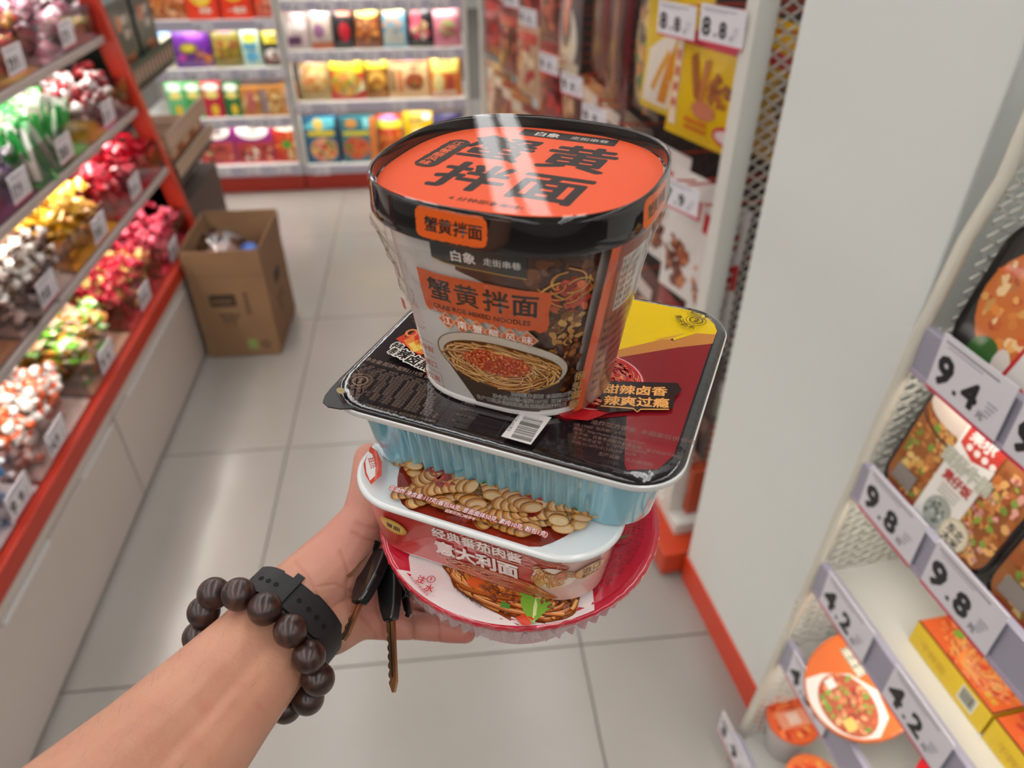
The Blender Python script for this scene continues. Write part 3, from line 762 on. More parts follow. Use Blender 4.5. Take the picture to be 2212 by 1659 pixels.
bp('bags on the back shelf, right third row', .713, [
 (-.67, .11, .18, 'b8a8a4', [('r', -1, .85, 1, .97, 'd85a30'), ('r', -1, .1, .2, .3, '5c3058'), ('e', 0, .55, .8, .14, 'd8d0cc')], 'silver and white packet, first in the third row right', 'p'),
 (-.554, .106, .185, 'c0b0a4', [('e', -.2, .4, .5, .16, '8a5c80'), ('r', -1, 0, 1, .16, 'a85428'), ('e', 0, .8, .8, .12, 'e8ddd4')], 'white packet with purple fruit in the third row right', 'p'),
 (-.448, .097, .18, '181414', [('e', .2, .38, .55, .22, 'b01c2c'), ('r', -.3, .75, 1, .95, 'e07850')], 'black packet with red emblem in the third row right', 'p'),
 (-.321, .13, .18, '7a4426', [('e', 0, .82, .85, .14, 'e8e060'), ('f', 0, .4, .8, .26, ('d89858', 'c87838', '8a4020'))], 'brown bag with bright yellow top in the third row right', 'p'),
 (-.188, .126, .18, '6c9cb0', [('e', 0, .84, .85, .13, 'e8f0a0'), ('f', 0, .52, .75, .14, ('d8b088', 'c89060')), ('r', -.8, .08, .8, .34, 'b8bcb0'), ('r', -1, 0, -.85, 1, '204038')], 'blue and pale yellow bag in the third row right', 'p'),
 (-.05, .131, .185, '181213', [('e', -.35, .62, .4, .2, 'd0485c'), ('f', 0, .35, .7, .22, ('e0788c', 'd8a870', 'f0e0c0', 'c83c50'))], 'black and pink snack bag in the third row right', 'p'),
 (.089, .137, .18, 'c87888', [('r', -1, .68, 1, .9, 'e8b0b8'), ('e', 0, .42, .6, .2, '98a068'), ('f', 0, .32, .6, .16, ('8a5c48', 'b84860'))], 'pink snack bag with green fruit beside the white post', 'p')])
bp('bags on the back shelf, left top row', .866, [
 (-1.349, .10, .16, '9c5428', [('f', 0, .4, .9, .35, ('b86a34', '8a4820', 'd89858'))], 'brown nut bag at the left end of the top row', 'p'),
 (-1.246, .115, .16, 'a85c30', [('f', 0, .4, .9, .35, ('c87c48', '9c5428', 'e0a878'))], 'brown snack bag, second in the top row', 'p'),
 (-1.11, .14, .17, 'd83818', [('e', 0, .55, .7, .25, 'e8c838'), ('f', 0, .55, .5, .18, ('d8a028', 'f0dc80')), ('t', '米粉', .2, .14, .16, 'e8d8c8')], 'red carton with yellow food photo, left of the pair in the top row', 'c'),
 (-.952, .141, .17, 'd83414', [('e', 0, .62, .7, .22, 'e8c030'), ('t', '一整袋', .1, .14, .16, 'e8d8c8'), ('r', -1, 0, -.85, 1, 'a82010')], 'red carton with yellow food photo, right of the pair in the top row', 'c'),
 (-.81, .124, .15, 'c8442c', [('f', 0, .5, .9, .4, ('e07048', 'd8543c', 'e09878'))], 'red and pink snack bag at the right end of the top row', 'p')])
pt = [0]
ORD = ('first', 'second', 'third', 'fourth', 'fifth', 'sixth', 'seventh')
for row, z, xs, nums in (('left top shelf', .866, (-1.105, -.805), ('19.2', '19.2')), ('left third shelf', .640, (-1.303, -1.185, -1.07, -.932, -.792), ('9.5', '19.8', '19.8', '12.8', '19.2')), ('left second shelf', .395, (-1.151, -.947, -.863), ('9.9', '9.8', '9.8')), ('left bottom shelf', .142, (-1.183, -1.022, -.86), ('9.2', '9.2', '9.2')), ('right top shelf', .945, (-.646, -.501, -.366, -.219, -.082, .056), ('9.8', '9.8', '9.7', '8.9', '5.8', '6.9')), ('right third shelf', .713, (-.687, -.571, -.454, -.314, -.177, -.066, .07), ('4.8', '4.8', '9.8', '9.9', '9.9', '9.9', '9.9')), ('right second shelf', .461, (-.694, -.513, -.196, .051), ('6.9', '6.9', '5.9', '5.9')), ('right bottom shelf', .128, (-.649,), ('9.2',))):
    for k, (x, n_) in enumerate(zip(xs, nums)):
        price_tag(n_, 'small price tag, '+ORD[k]+' from the left on the '+row+' at the back', (x, 4.034, z-.046), 0, .094, .056, 0, 'small price tags on the back shelves', style='b')
# ------------------------------------------------------------------ mesh rack with hanging snacks (right, beyond the pillar)
M_MESHW = pmat('white_wire', 'cfc8bc', .45)
def mesh_panel(parent, name, o, ex, ey, W, H, cw, ch, r, mat):
    """expanded-metal diamonds between two directions"""
    o, ex, ey = Vector(o), Vector(ex), Vector(ey); n = ex.cross(ey)
    mb = MB()
    def bar(a, b):
        p, q = o+ex*a[0]+ey*a[1], o+ex*b[0]+ey*b[1]; d = (q-p).normalized(); s_ = d.cross(n)*r; t_ = n*r*.6
        mb.loft([[p-s_-t_, p+s_-t_, p+s_+t_, p-s_+t_], [q-s_-t_, q+s_-t_, q+s_+t_, q-s_+t_]], (.8, .8, .8, 1), False, False)
    k = -H/ch*cw
    while k < W:
        for sg in (1, -1):
            # line x = k + (y/ch)*cw (or mirrored), clipped to the panel
            y0 = max(0, -k/cw*ch); y1 = min(H, (W-k)/cw*ch)
            if y1 > y0:
                xa, xb = k+y0/ch*cw, k+y1/ch*cw
                if sg < 0: xa, xb = W-xa, W-xb
                bar((xa, y0), (xb, y1))
        k += cw
    o_ = mb.obj(name, mat, parent); tag(o_, kind='stuff')
    return o_
pr = thing('mesh_rack', 'white mesh rack with hanging snack bags, beyond the white pillar', 'display rack', tuple(P0), RZ)
# local axes: x towards the viewer (-s), y into the rack (-t)
MB().box(-3.06, -.185, -.060, .40, .012, .088).obj('plinth', pmat('orange_plinth', 'c8401c', .4), pr, bevel=.006)
MB().box(-3.06, -.245, -.01, .40, .088, .125).obj('base', M_WHITE, pr, bevel=.003)
for x in (-.335, -3.05): MB().box(x, x+.042, -.012, .030, .12, 1.9).obj('post', M_WHITE, pr, bevel=.004)
MB().box(-.335, -.295, .355, .395, .12, 1.9).obj('post', M_WHITE, pr, bevel=.004)
mesh_panel(pr, 'side_mesh', (-.310, .03, .13), (0, 1, 0), (0, 0, 1), .33, 1.7, .038, .024, .0018, M_MESHW)
mesh_panel(pr, 'back_mesh', (-3.03, .372, .13), (1, 0, 0), (0, 0, 1), 2.72, 1.4, .075, .06, .0012, pmat('dark_wire', '4a3e3a', .5))
MB().box(-3.04, -.30, .385, .395, .13, 1.9).obj('back_panel', pmat('rack_dark_back', '40302e', .7), pr)
M_HOOK = pmat('orange_wire', 'b83a20', .4)
def PL(s, t, z): return tuple(RW(s, t, z))
_hk = [0]
def hang(label, s, t, ztop, W, H, D, base, ops, yaw=0, roll=0, name='snack_bag', grp='snack bags on the mesh rack', hook=True, mat=None, cat='snack bag'):
    pouch(name, label, cat, W, H, D, base, ops, PL(s, t, ztop-H), RZ, grp, 0, yaw, mat, roll=roll)
    if hook:
        h = MB().tube([(-s, .37, ztop-.012), (-s, -t, ztop-.012), (-s, -t-.05, ztop-.008)], .0025, 6).obj('hook', M_HOOK, pr)
YEL = 'e0b400'
hang('large yellow snack bag with red band and brown sticks under the 8.8 tag', .495, -.030, 1.285, .270, .265, .03, YEL, [('r', -.8, .72, .95, .82, 'c81830'), ('r', -.92, .08, -.72, .74, 'f0d8c0'), ('t', '香', -.82, .58, .09, 'c83020'), ('t', '脆', -.82, .46, .09, 'c83020'), ('t', '棒', -.82, .34, .09, 'c83020'), ('t', '棒', -.82, .22, .09, 'c83020'), ('p', [(-.45, .64), (-.3, .68), (-.1, .42), (-.05, .3), (-.25, .36)], '9c5a24'), ('p', [(-.1, .64), (.05, .66), (.0, .34), (-.15, .3)], 'b87030'), ('e', .0, .28, .28, .07, 'c87858'), ('f', .3, .45, .25, .12, ('8a4a20', 'a86030')), ('e', .55, .14, .3, .08, 'c83038'), ('e', .55, .14, .24, .05, 'e8d0d0'), ('r', -.45, .10, .1, .13, 'd86828'), ('r', -.45, .16, .1, .19, 'd86828')], yaw=radians(15))
hang('yellow snack bag with white panel and orange sticks left of the large yellow bag', .735, -.045, 1.29, .24, .275, .03, 'dcb808', [('p', [(-.9, .06), (.9, .06), (.85, .55), (.2, .72), (-.7, .5)], 'e8dccc'), ('p', [(-.3, .1), (.0, .1), (.45, .62), (.25, .68)], 'd88a28'), ('p', [(-.55, .2), (-.4, .18), (.1, .5), (.0, .55)], 'e0a040'), ('t', '薄脆', -.1, .8, .1, 'c86020')], yaw=radians(13))
hang('yellow snack bag hanging behind the large yellow bag near the white post', .43, -.16, 1.26, .20, .27, .03, 'c89a00', [('r', -.8, .7, .9, .8, 'a81428'), ('e', .4, .16, .3, .08, 'b83040'), ('f', .2, .5, .3, .15, ('4a2a18', '6a3c20'))])
hang('clear bag of coloured sugared nuts left of the yellow bags', .885, -.05, 1.32, .18, .34, .05, '5a4438', [('f', 0, .45, .85, .4, ('c87c3c', '3c7a4c', '8a5c6c', 'd8b878', '2c2420'), 160)], mat=M_FOIL)
hang('long dark red meat strip bag, nearer of two', 1.09, -.04, 1.34, .19, .38, .03, '5c1018', [('r', -.6, .05, -.35, .95, '3a080c'), ('r', -.05, .05, .12, .95, '8a6048'), ('r', .4, .05, .62, .95, '30060a')])
hang('long dark red meat strip bag, farther of two', 1.27, -.05, 1.34, .19, .38, .03, '64121a', [('r', -.5, .05, -.3, .95, '8a6850'), ('r', .1, .05, .3, .95, '2c0508')])
hang('white and black snack bag with pink prawn picture', 1.50, -.02, 1.30, .26, .37, .03, '4a4448', [('e', 0, .34, .8, .26, 'dcd2c4'), ('e', -.05, .44, .5, .2, '54484c'), ('e', .0, .52, .22, .18, 'd8685c'), ('e', .1, .62, .28, .07, 'e08878'), ('r', -.95, .02, .9, .16, 'cabca4'), ('r', -.6, .86, .8, .96, 'd8d0c4')])
PALS = (('7a2420', ('a83c30', '5a1814', 'd86848')), ('b87438', ('d89848', '8a4c20')), ('8a1c1c', ('c83028', '601010')), ('6a4034', ('9c6448', '4a2820')), ('c8a080', ('b83428', 'e8d0b0')), ('a82824', ('e0b060', '781414')))
k = 0
for row, zt, H in ((0, 1.30, .30), (1, .99, .27)):
    for i, s in enumerate((1.74, 1.93, 2.12, 2.31, 2.50, 2.70, 2.88)):
        base, pal = PALS[(i+2*row) % 6]
        hang(('upper' if row == 0 else 'middle')+' row hanging snack bag, '+ORD[i]+' beyond the prawn bag', s, -.03-.05*(i % 2), zt, .22, H, .035, base, [('f', 0, .4, .8, .3, pal, 30), ('r', -.8, .74, .8, .88, 'd8c8b8' if i % 2 else 'c82c20')], yaw=radians(12))
for i, s in enumerate((1.45, 1.66, 1.87, 2.08, 2.29, 2.50, 2.72, 2.90)):
    base, pal = PALS[(i+3) % 6]
    hang('bottom row hanging snack bag, '+(ORD+('eighth',))[i]+' counted from below the prawn bag', s, -.04, .68, .22, .30, .035, base, [('f', 0, .4, .8, .3, pal, 30), ('r', -.8, .74, .8, .88, 'd8c8b8')], yaw=radians(12))
# lower rows nearer the pillar
WM = [('p', [(-1, .0), (1, .0), (1, .36), (.2, .46), (-1, .3)], 'e8e0da'), ('f', -.2, .30, .6, .2, ('7a3c24', '9c5434', '5a2818', 'c87c50'), 40), ('r', -.7, .70, .8, .84, 'c0202c'), ('t', '卤肉', 0, .72, .11, 'f0e4dc')]
hang('white meat snack bag with red label under the 7.9 tag', .50, -.03, .955, .165, .30, .03, 'e0d8d2', WM, yaw=radians(14))
hang('white meat snack bag with red label nearest the white post', .37, -.04, .95, .15, .30, .03, 'ddd4ce', WM[1:]+[('r', .5, .4, 1, .6, 'c82830')], yaw=radians(14))
hang('white meat snack bag hanging farther left of the 7.9 tag', .69, -.05, .95, .16, .29, .03, 'd8d0ca', WM, yaw=radians(12))
for i, (s, zt, base, pal) in enumerate(((.90, .96, '38201c', ('5a3024', '7a4c38')), (1.10, .97, '4a1418', ('7a2428', '30080c')), (1.30, .97, 'a85a30', ('c8784c', '6a3418')), (1.52, .98, '5a2c20', ('8a4834', 'd8a878')))):
    hang('dark snack bag in the middle row, '+ORD[i]+' left of the white meat bags', s, -.04, zt, .21, .29, .03, base, [('f', 0, .4, .8, .3, pal, 30), ('r', -.7, .76, .7, .88, 'd8c8c0')])
for i, (s, base, pal) in enumerate(((.36, '3c2420', ('6a4434', '8a5c48')), (.54, '8a1c20', ('c8383c', '5a1010')), (.74, '5a2c24', ('8a4834', 'c89878')), (.96, 'a86030', ('d89050', '6a3820')), (1.2, '6a1c1c', ('a83430', '401010')))):
    hang('dark red snack bag in the bottom row, '+ORD[i]+' from the white post', s, -.04, .62, .21, .30, .03, base, [('f', 0, .4, .8, .3, pal, 30), ('r', -.7, .74, .7, .86, 'c8b8b0')])
for i, s in enumerate((.36, .56)):
    carton('snack_carton', ('low orange carton on the rack base next to the white post', 'low white and green carton on the rack base')[i], 'carton', .17, .15, .2, ('c8502c', 'b8c0a0')[i], [('r', -.8, .4, .8, .9, 'e0d0c0'), ('f', 0, .3, .7, .2, ('8aa060', 'c83c2c', 'e8e0d0'))], PL(s, -.03, .126), RZ)
# red bag behind the side mesh
hang('red snack bag seen through the mesh side of the rack', .42, -.27, 1.38, .20, .42, .03, 'b8141c', [('e', 0, .5, .6, .16, 'c88a48'), ('t', '辣条', 0, .74, .12, 'e8a8a0'), ('f', 0, .28, .6, .14, ('c86838', '8a1c14'))], yaw=radians(60))
# hook tags
for p, s, z, lab in (('8.8', .362, 1.245, 'price tag reading 8.8 in front of the large yellow bag'), ('8.8', .560, 1.222, 'price tag reading 8.8 in front of the yellow and white bag'), ('7.9', .430, .905, 'price tag reading 7.9 over the white meat bags'), ('9.9', .80, 1.28, 'price tag over the bag of sugared nuts'), ('9.9', 1.04, .90, 'price tag at the dark snack bags, nearer'), ('9.9', 1.27, .93, 'price tag at the dark snack bags, middle'), ('9.9', 1.55, .93, 'price tag under the prawn bag'), ('9.9', 1.85, 1.02, 'price tag beyond the prawn bag'), ('9.9', 2.15, 1.04, 'price tag in the far half of the mesh rack'), ('9.9', 2.5, 1.06, 'price tag at the far end of the mesh rack')):
    price_tag(p, lab, PL(s, .035, z), RZ+radians(22), .104, .064, radians(4), 'price tags on the mesh rack hooks')
    MB().tube([(-s, .37, z+.058), (-s, -.034, z+.058)], .0022, 6).obj('hook', M_HOOK, pr)
# ------------------------------------------------------------------ ready meal shelf on the right
M_RAILR = pmat('grey_price_rail', 'a39fae', .28, coat=.4); M_SHW = pmat('white_shelf', 'dcdad2', .35)
rsx = thing('meal_shelf', 'white shelf unit with mesh side and price rails, right edge', 'shelf unit', tuple(P0), RZ)
LV = ((1.000, .045), (.782, .060), (.575, .068), (.378, .078), (.085, .118))     # rail bottom, rail front
S0 = .300; S1 = 1.35
for k, (z, t) in enumerate(LV):
    sh = MB().box(S0, S1, -t+.012, .30, z+.012, z+.030, hx('dcdad2')).obj('shelf', M_SHW, rsx, bevel=.002)
    MB().box(S0+.004, S1, -t, -t+.012, z, z+.060).obj('price_rail', M_RAILR, sh, bevel=.0015)
    MB().box(S0+.004, S1, -t-.002, -t+.010, z-.004, z+.002).obj('rail_lip', pmat('rail_lip', 'b4a4b4', .25, coat=.5), sh)
    MB().box(S0+.03, S1, -t+.0135, -t+.0235, z+.0065, z+.0118).obj('light_strip', pmat('meal_led', 'ffffff', .5, emit=('fff6ea', 18)), sh)
MB().box(S0, S1, .30, .315, .05, 1.9).obj('back_panel', M_SHW, rsx)
MB().box(S0, S1, -.10, .30, .02, .085).obj('base', M_SHW, rsx)
# front edge of the side frame leans forward towards the floor
edge = ((.0, 1.9), (-.012, 1.24), (-.030, 1.17), (-.044, 1.03), (-.058, .764), (-.068, .555), (-.078, .39), (-.090, .20), (-.100, .02))
mb = MB(); mb.tube([(S0-.002, y, z) for y, z in edge], .0085, 8); mb.obj('side_post', pmat('cream_steel', 'd8d2c2', .4), rsx, smooth=True)
mesh_panel(rsx, 'side_mesh', (S0, -.005, .05), (0, 1, 0), (0, 0, 1), .305, 1.30, .034, .018, .0019, pmat('cream_wire', 'd6d4c8', .4))
# lower part of the side in front of the straight panel
mesh_panel(rsx, 'side_mesh', (S0, -.085, .05), (0, 1, 0), (0, 0, 1), .080, .50, .034, .018, .0019, MATS['cream_wire'])
mesh_panel(rsx, 'side_mesh', (S0, -.050, .55), (0, 1, 0), (0, 0, 1), .045, .50, .034, .018, .0019, MATS['cream_wire'])
for p, s, lv, lab in (('9.4', -.396, 0, 'large price tag reading 9.4 on the upper right rail'), ('9.9', -.520, 0, 'large price tag to the right of the 9.4 tag'), ('9.8', -.382, 1, 'large price tag reading 9.8 next to the mesh side'), ('9.8', -.516, 1, 'large price tag reading 9.8 in front of the second rice meal'), ('4.2', -.388, 2, 'large price tag reading 4.2 above the orange noodle bowl'), ('4.2', -.548, 2, 'large price tag reading 4.2 under the yellow cartons'), ('4.5', -.390, 3, 'large price tag reading 4.5 in front of the noodle bowl'), ('3.9', -.318, 4, 'large price tag on the lowest right rail')):
    z, t = LV[lv]
    price_tag(p, lab, PL(s, t+.004, z-.003), RZ, .112, .078, radians(2), 'large price tags on the right shelf rails', bold=.046)
M_TRAYB = pmat('black_meal_tray', '1c1a1a', .25, coat=.5)
def meal(label, s, t, z, tilt, W, H, D, ops, rnd_=.035):
    m = thing('meal_box', label, 'meal box', PL(s, t, z), RZ, 'boxed ready meals on the right shelf'); m.rotation_euler = (tilt, 0, RZ)
    pts = rrect_pts0(W/2, H/2, rnd_)
    q = [(x*.90, y*.90) for x, y in pts]
    MB().loft([[(x, D, y+H/2) for x, y in q], [(x, .006, y+H/2) for x, y in pts], [(x*1.03, .004, y*1.03+H/2) for x, y in pts], [(x*1.03, .0, y*1.03+H/2) for x, y in pts]], hx('1c1a1a')).obj('tray', M_TRAYB, m)
    cv = Cv(step=8e-5, base=8e-5); r = random.Random(int(abs(s)*1000))
    ops(cv, r, W, H)
    cv.obj('sleeve_print', front(0, 0), M_GLOSS, m)
    return m
def rrect_pts0(hx_, hy_, r, per=8):
    o = []
    for ax, ay, a0 in ((hx_-r, hy_-r, 0), (-hx_+r, hy_-r, 90), (-hx_+r, -hy_+r, 180), (hx_-r, -hy_+r, 270)):
        o += [(ax+r*cos(radians(a0+90*k/per)), ay+r*sin(radians(a0+90*k/per))) for k in range(per+1)]
    return o
def ops_shrimp(cv, r, W, H):
    cv.poly([(x, y+H/2) for x, y in rrect_pts0(W*.46, H*.45, .03)], '2c2a28')
    cv.ell(-.01, H*.5, W*.40, H*.38, 'd8742c', 24); bits(cv, r, -.012, H*.52, W*.36, H*.32, 90, .008, ('e08838', 'd86828', 'e8a858', 'c85a24', 'f0c890'), step=6e-6)
    strands(cv, r, .0, H*.78, W*.26, H*.12, 30, .0045, ('e8d070', 'd8b850', 'f0e090'))
    cv.ell(-W*.22, H*.16, W*.12, H*.10, '3c6a30', 14, .5); cv.ell(-W*.05, H*.14, W*.07, H*.12, 'e8dcd0', 14, .3)
    cv.poly([(W*.0, H*.02), (W*.46, H*.02), (W*.46, H*.62), (W*.06, H*.62)], 'e8e2da'); cv.line([(W*-.01, H*.02), (W*.07, H*.66)], .005, 'c82028')
    for k, ch in enumerate('鲜虾粉丝'): cv.text(ch, W*.09+.0, H*(.50-.08*k), .012, '3a2c28', .02)
    cv.text('粉丝', W*.28, H*.30, .030, 'c82028', .04, rot=-.0); bits(cv, r, W*.26, H*.12, .018, .012, 14, .006, ('3c7a2c', 'c82c28', '8a6a28'), step=6e-6)
def ops_rice(cv, r, W, H):
    cv.poly([(x, y+H/2) for x, y in rrect_pts0(W*.49, H*.48, .032)], 'a0602e')
    bits(cv, r, -W*.28, H*.5, W*.18, H*.42, 130, .0062, ('b86a34', 'd08a48', '9c5428', 'e0a85c', 'e8c478', '7a9a3c'), step=6e-6)
    bits(cv, r, W*.30, H*.42, W*.18, H*.40, 130, .0066, ('d8904c', 'b86a30', 'e8b068', '9c5028', 'e0a090', '8aa040'), step=6e-6)
    cv.ell(-W*.22, H*.86, W*.26, H*.12, 'd8c8b8', 20); cv.ring(-W*.2, H*.80, W*.30, H*.16, .004, '5a3420', 24, 3.4, 6.0)
    cv.poly([(-W*.14, H*.04), (W*.19, H*.04), (W*.19, H*.95), (-W*.14, H*.95)], 'f0ece2')
    cv.poly([(-W*.12, H*.74), (W*.02, H*.68), (W*.19, H*.74), (W*.19, H*.94), (-W*.12, H*.94)], 'c43a2c')
    cv.text('呆尔', -W*.08, H*.81, .019, 'f0e4dc', .05); 
    for k in range(4): cv.ell(-W*.045+.0125*k, H*.755, .0045, .0045, 'f0e4dc', 10)
    cv.text('菌菇牛腩', W*.03, H*.56, .022, 'c8c8b4', .03, align='c', out='30302a', ow=.012, sx=.9)
    cv.text('煲仔饭', W*.03, H*.45, .015, 'b83a34', .04, align='c')
    for k in range(3): cv.rect(-W*.06, H*(.40-.03*k), W*.11, H*(.41-.03*k), 'b0ac9c')
    cv.ell(W*.03, H*.20, .020, .022, 'a8aca0', 16); bits(cv, r, W*.03, H*.20, .016, .018, 22, .004, ('5a645a', '747c70', 'c8ccc0'), step=6e-6)
    cv.ell(W*.22, H*.17, .021, .021, 'd8cba8', 20); cv.ell(W*.22, H*.17, .018, .018, 'e6dcc0', 20)
    cv.text('东北', W*.22, H*.17, .013, '2a2a24', .03, align='c'); cv.text('大米', W*.22, H*.09, .013, '2a2a24', .03, align='c')
    cv.rect(-W*.40, H*.02, -W*.14, H*.10, '9c2c20'); cv.rect(-W*.42, H*.14, -W*.22, H*.28, '8a8078')
meal('black tray meal with orange prawn photo on the top right shelf', -.404, .024, 1.031, radians(-12), .175, .185, .045, ops_shrimp, .05)
meal('black tray meal with orange prawn photo, second on the top right shelf', -.592, .024, 1.031, radians(-12), .175, .185, .045, ops_shrimp, .05)
meal('rice meal box with white and red label beside the mesh side', -.416, .046, .826, radians(-12), .182, .168, .045, ops_rice)
meal('rice meal box with white and red label, second from the mesh side', -.608, .046, .826, radians(-12), .182, .168, .045, ops_rice)
# yellow noodle cartons lying flat
def flatbox(label, s, z):
    c = thing('noodle_carton', label, 'carton', PL(s, .002, z), RZ, 'yellow noodle cartons')
    W, D, H = .142, .085, .044
    MB().box(-W/2, W/2, 0, D, 0, H, hx('e8c010')).obj('carton', M_PRINT, c, bevel=.0015)
    cv = Cv(step=8e-5, base=8e-5); r = random.Random(int(s*900))
    cv.rect(-W/2, 0, W/2, H, 'ecc808'); cv.rect(W*.16, H*.2, W*.36, H*.86, 'e8e4d0'); barcode(cv, r, W*.18, H*.32, W*.34, H*.8)
    cv.text('干拌面', -W*.2, H*.3, .016, 'd8a800', .03, align='c')
    cv.obj('front_print', front(0, 0), M_PRINT, c)
    cv = Cv(step=8e-5, base=8e-5)
    cv.rect(-W/2, 0, W/2, D, 'd8602c')
    bits(cv, r, 0, D*.5, W*.46, D*.44, 90, .007, ('e0763c', 'd8542c', 'e89050', 'c8442c'), step=5e-6)
    strands(cv, r, W*.05, D*.45, W*.38, D*.40, 90, .0028, ('e8863c', 'd8602c', 'e0a050', 'c84a30'))
    cv.ell(-W*.30, D*.70, .018, .014, 'd8a830', 18); cv.ell(-W*.28, D*.48, .007, .008, '8aa83c', 12); cv.ell(.03, D*.6, .003, .003, '4c8a2c', 8)
    cv.rect(-W/2, 0, W/2, .002, '30281c'); cv.rect(-W/2, D-.002, W/2, D, '30281c'); cv.rect(W/2-.002, 0, W/2, D, '30281c')
    cv.text('番茄', W*.36, D*.12, .010, 'd8b040', .02, align='c')
    cv.obj('top_print', lambda x, y, h: (x, y, H+h), M_PRINT, c)
    return c
flatbox('yellow noodle carton lying flat on the middle right shelf', -.510, .606)
flatbox('yellow noodle carton at the right image edge, nearer than the first', -.656, .606)
# bowls and cups lower down
def rbowl(label, loc, tilt, col, r0=.084, cat='noodle bowl', h=.07, top=True):
    b = thing(cat.replace(' ', '_'), label, cat, loc, RZ, 'noodle bowls and cups on the lower right shelves'); b.rotation_euler = (tilt, 0, RZ)
    MB().lathe([(r0*.6, 0), (r0*.64, .004), (r0*.94, h*.92), (r0*.95, h)], 40, hx('d8ccc4')).obj('bowl', pmat('bowl_plastic', 'd4c8c4', .3, coat=.4), b, smooth=True, angle=50)
    MB().lathe([(r0*.97, h-.004), (r0, h-.002), (r0, h+.002), (r0*.97, h+.004)], 48, hx(col)).obj('lid', M_GLOSS, b, smooth=True, angle=50)
    cv = Cv(step=8e-5, base=8e-5); r = random.Random(len(label))
    cv.ell(0, 0, r0*.965, r0*.965, col, 40)
    return b, cv, r
b, cv, r = rbowl('orange lidded noodle bowl leaning on the lower right shelf', PL(-.428, -.005, .425), radians(34), 'd8681c')
cv.poly([(x*.080, y*.080) for x, y in [(cos(radians(a)), sin(radians(a))) for a in range(236, 352, 8)]+[(.75, .12), (.25, .22), (-.25, -.05), (-.5, -.5)]], 'e8e0d4')
cv.ell(.018, -.032, .052, .037, 'b85a34', 24, .15); bits(cv, r, .018, -.032, .049, .034, 120, .005, ('c8603c', 'd88858', '9c4428', '7aa03c', 'e8a878', 'b83c28'), step=6e-6)
cv.rect(.036, -.052, .054, -.036, 'e8c468'); cv.rect(-.012, -.046+.002, -.028, -.030, 'e8e4dc')
cv.text('油泼面', -.058, .006, .017, 'e8dcc8', .03, out='3a6a48', ow=.08); cv.text('老坛酸辣', -.046, .030, .011, '3a2c20', .02)
cv.poly([(.012, .066), (.052, .052), (.070, .030), (.030, .040)], '2c4468'); cv.text('私房', .018, .044, .020, 'e8dcc0', .03, rot=-.4)
cv.obj('lid_print', flat(0, 0, .074), M_GLOSS, b)
for k, (s, t, z, col, lab) in enumerate(((-.335, .030, .117, 'e06030', 'noodle cup with glowing orange lid on the lowest right shelf'), (-.445, .052, .117, 'e07038', 'second noodle cup with orange lid on the lowest right shelf'))):
    b, cv, r = rbowl(lab, PL(s, t, z), 0, col, .048, 'noodle cup', .10)
    bits(cv, r, 0, 0, .040, .040, 50, .008, ('e87840', 'd85028', 'e8a050', 'c83c24'), step=6e-6); cv.rect(-.016, -.03, .016, .03, 'e89878'); cv.text('面', 0, -.008, .024, 'f0d8c8', .03, align='c')
    cv.obj('lid_print', flat(0, 0, .104), M_GLOSS, b)
b, cv, r = rbowl('red lidded noodle bowl at the bottom edge on the right', PL(-.610, -.015, .409), 0, 'b81824', .07)
cv.ell(0, 0, .05, .05, 'd8b070', 20); cv.obj('lid_print', flat(0, 0, .074), M_GLOSS, b)
# ------------------------------------------------------------------ the held stack
SR = radians(-28)
def sell(h, n, seg=96, ky=1.0):
    o = []
    for i in range(seg):
        t = 2*pi*i/seg; c, s_ = cos(t), sin(t)
        o.append((h*copysign(abs(c)**(2/n), c), h*ky*copysign(abs(s_)**(2/n), s_)))
    return o
def rrect_pts(hx_, hy_, r, per=10, straight=14):
    o = []
    cs = ((hx_-r, hy_-r, 0), (-hx_+r, hy_-r, 90), (-hx_+r, -hy_+r, 180), (hx_-r, -hy_+r, 270))
    for q, (ax, ay, a0) in enumerate(cs):
        arc = [(ax+r*cos(radians(a0+90*k/per)), ay+r*sin(radians(a0+90*k/per))) for k in range(per+1)]
        nx_, ny_, na = cs[(q+1) % 4]
        nxt = (nx_+r*cos(radians(na)), ny_+r*sin(radians(na)))
        o += arc
        for k in range(1, straight): o.append((arc[-1][0]+(nxt[0]-arc[-1][0])*k/straight, arc[-1][1]+(nxt[1]-arc[-1][1])*k/straight))
    return o
def ring(pts, z): return [(x, y, z) for x, y in pts]

M_BLACK = pmat('black_lid_plastic', '120f10', .09, coat=.5, crough=.03)
M_FILM = clear_mat('shrink_film', 'fbf9f8', .035, bump=(55, .25, .0012), haze=.01)
M_FILMTOP = clear_mat('shrink_film_flat', 'fdfbfa', .03, bump=(18, .1, .0005), haze=.0, gain=.38)

# ---- noodle cup
cup = thing('noodle_cup', 'crab roe noodle cup with orange lid panel and black rim, top of the held stack', 'noodle cup', (.0384, .325, 1.3000), SR)
CN = 2.85; CH = .0961
def chalf(z): return .0462+.0121*z/.0916
mb = MB()
mb.loft([ring(sell(h, CN), z) for h, z in ((.0440, .0), (.0462, .0004), (.0474, .0012), (.0476, .0030), (.0469, .0042))], hx('e6e0da'), True, False)
mb.loft([ring(sell(chalf(z), CN), z) for z in [.0042+(CH-.0042)*k/10 for k in range(11)]], hx('d6d2cb'), False, True)
mb.obj('cup_body', M_GLOSS, cup, smooth=True, angle=50)
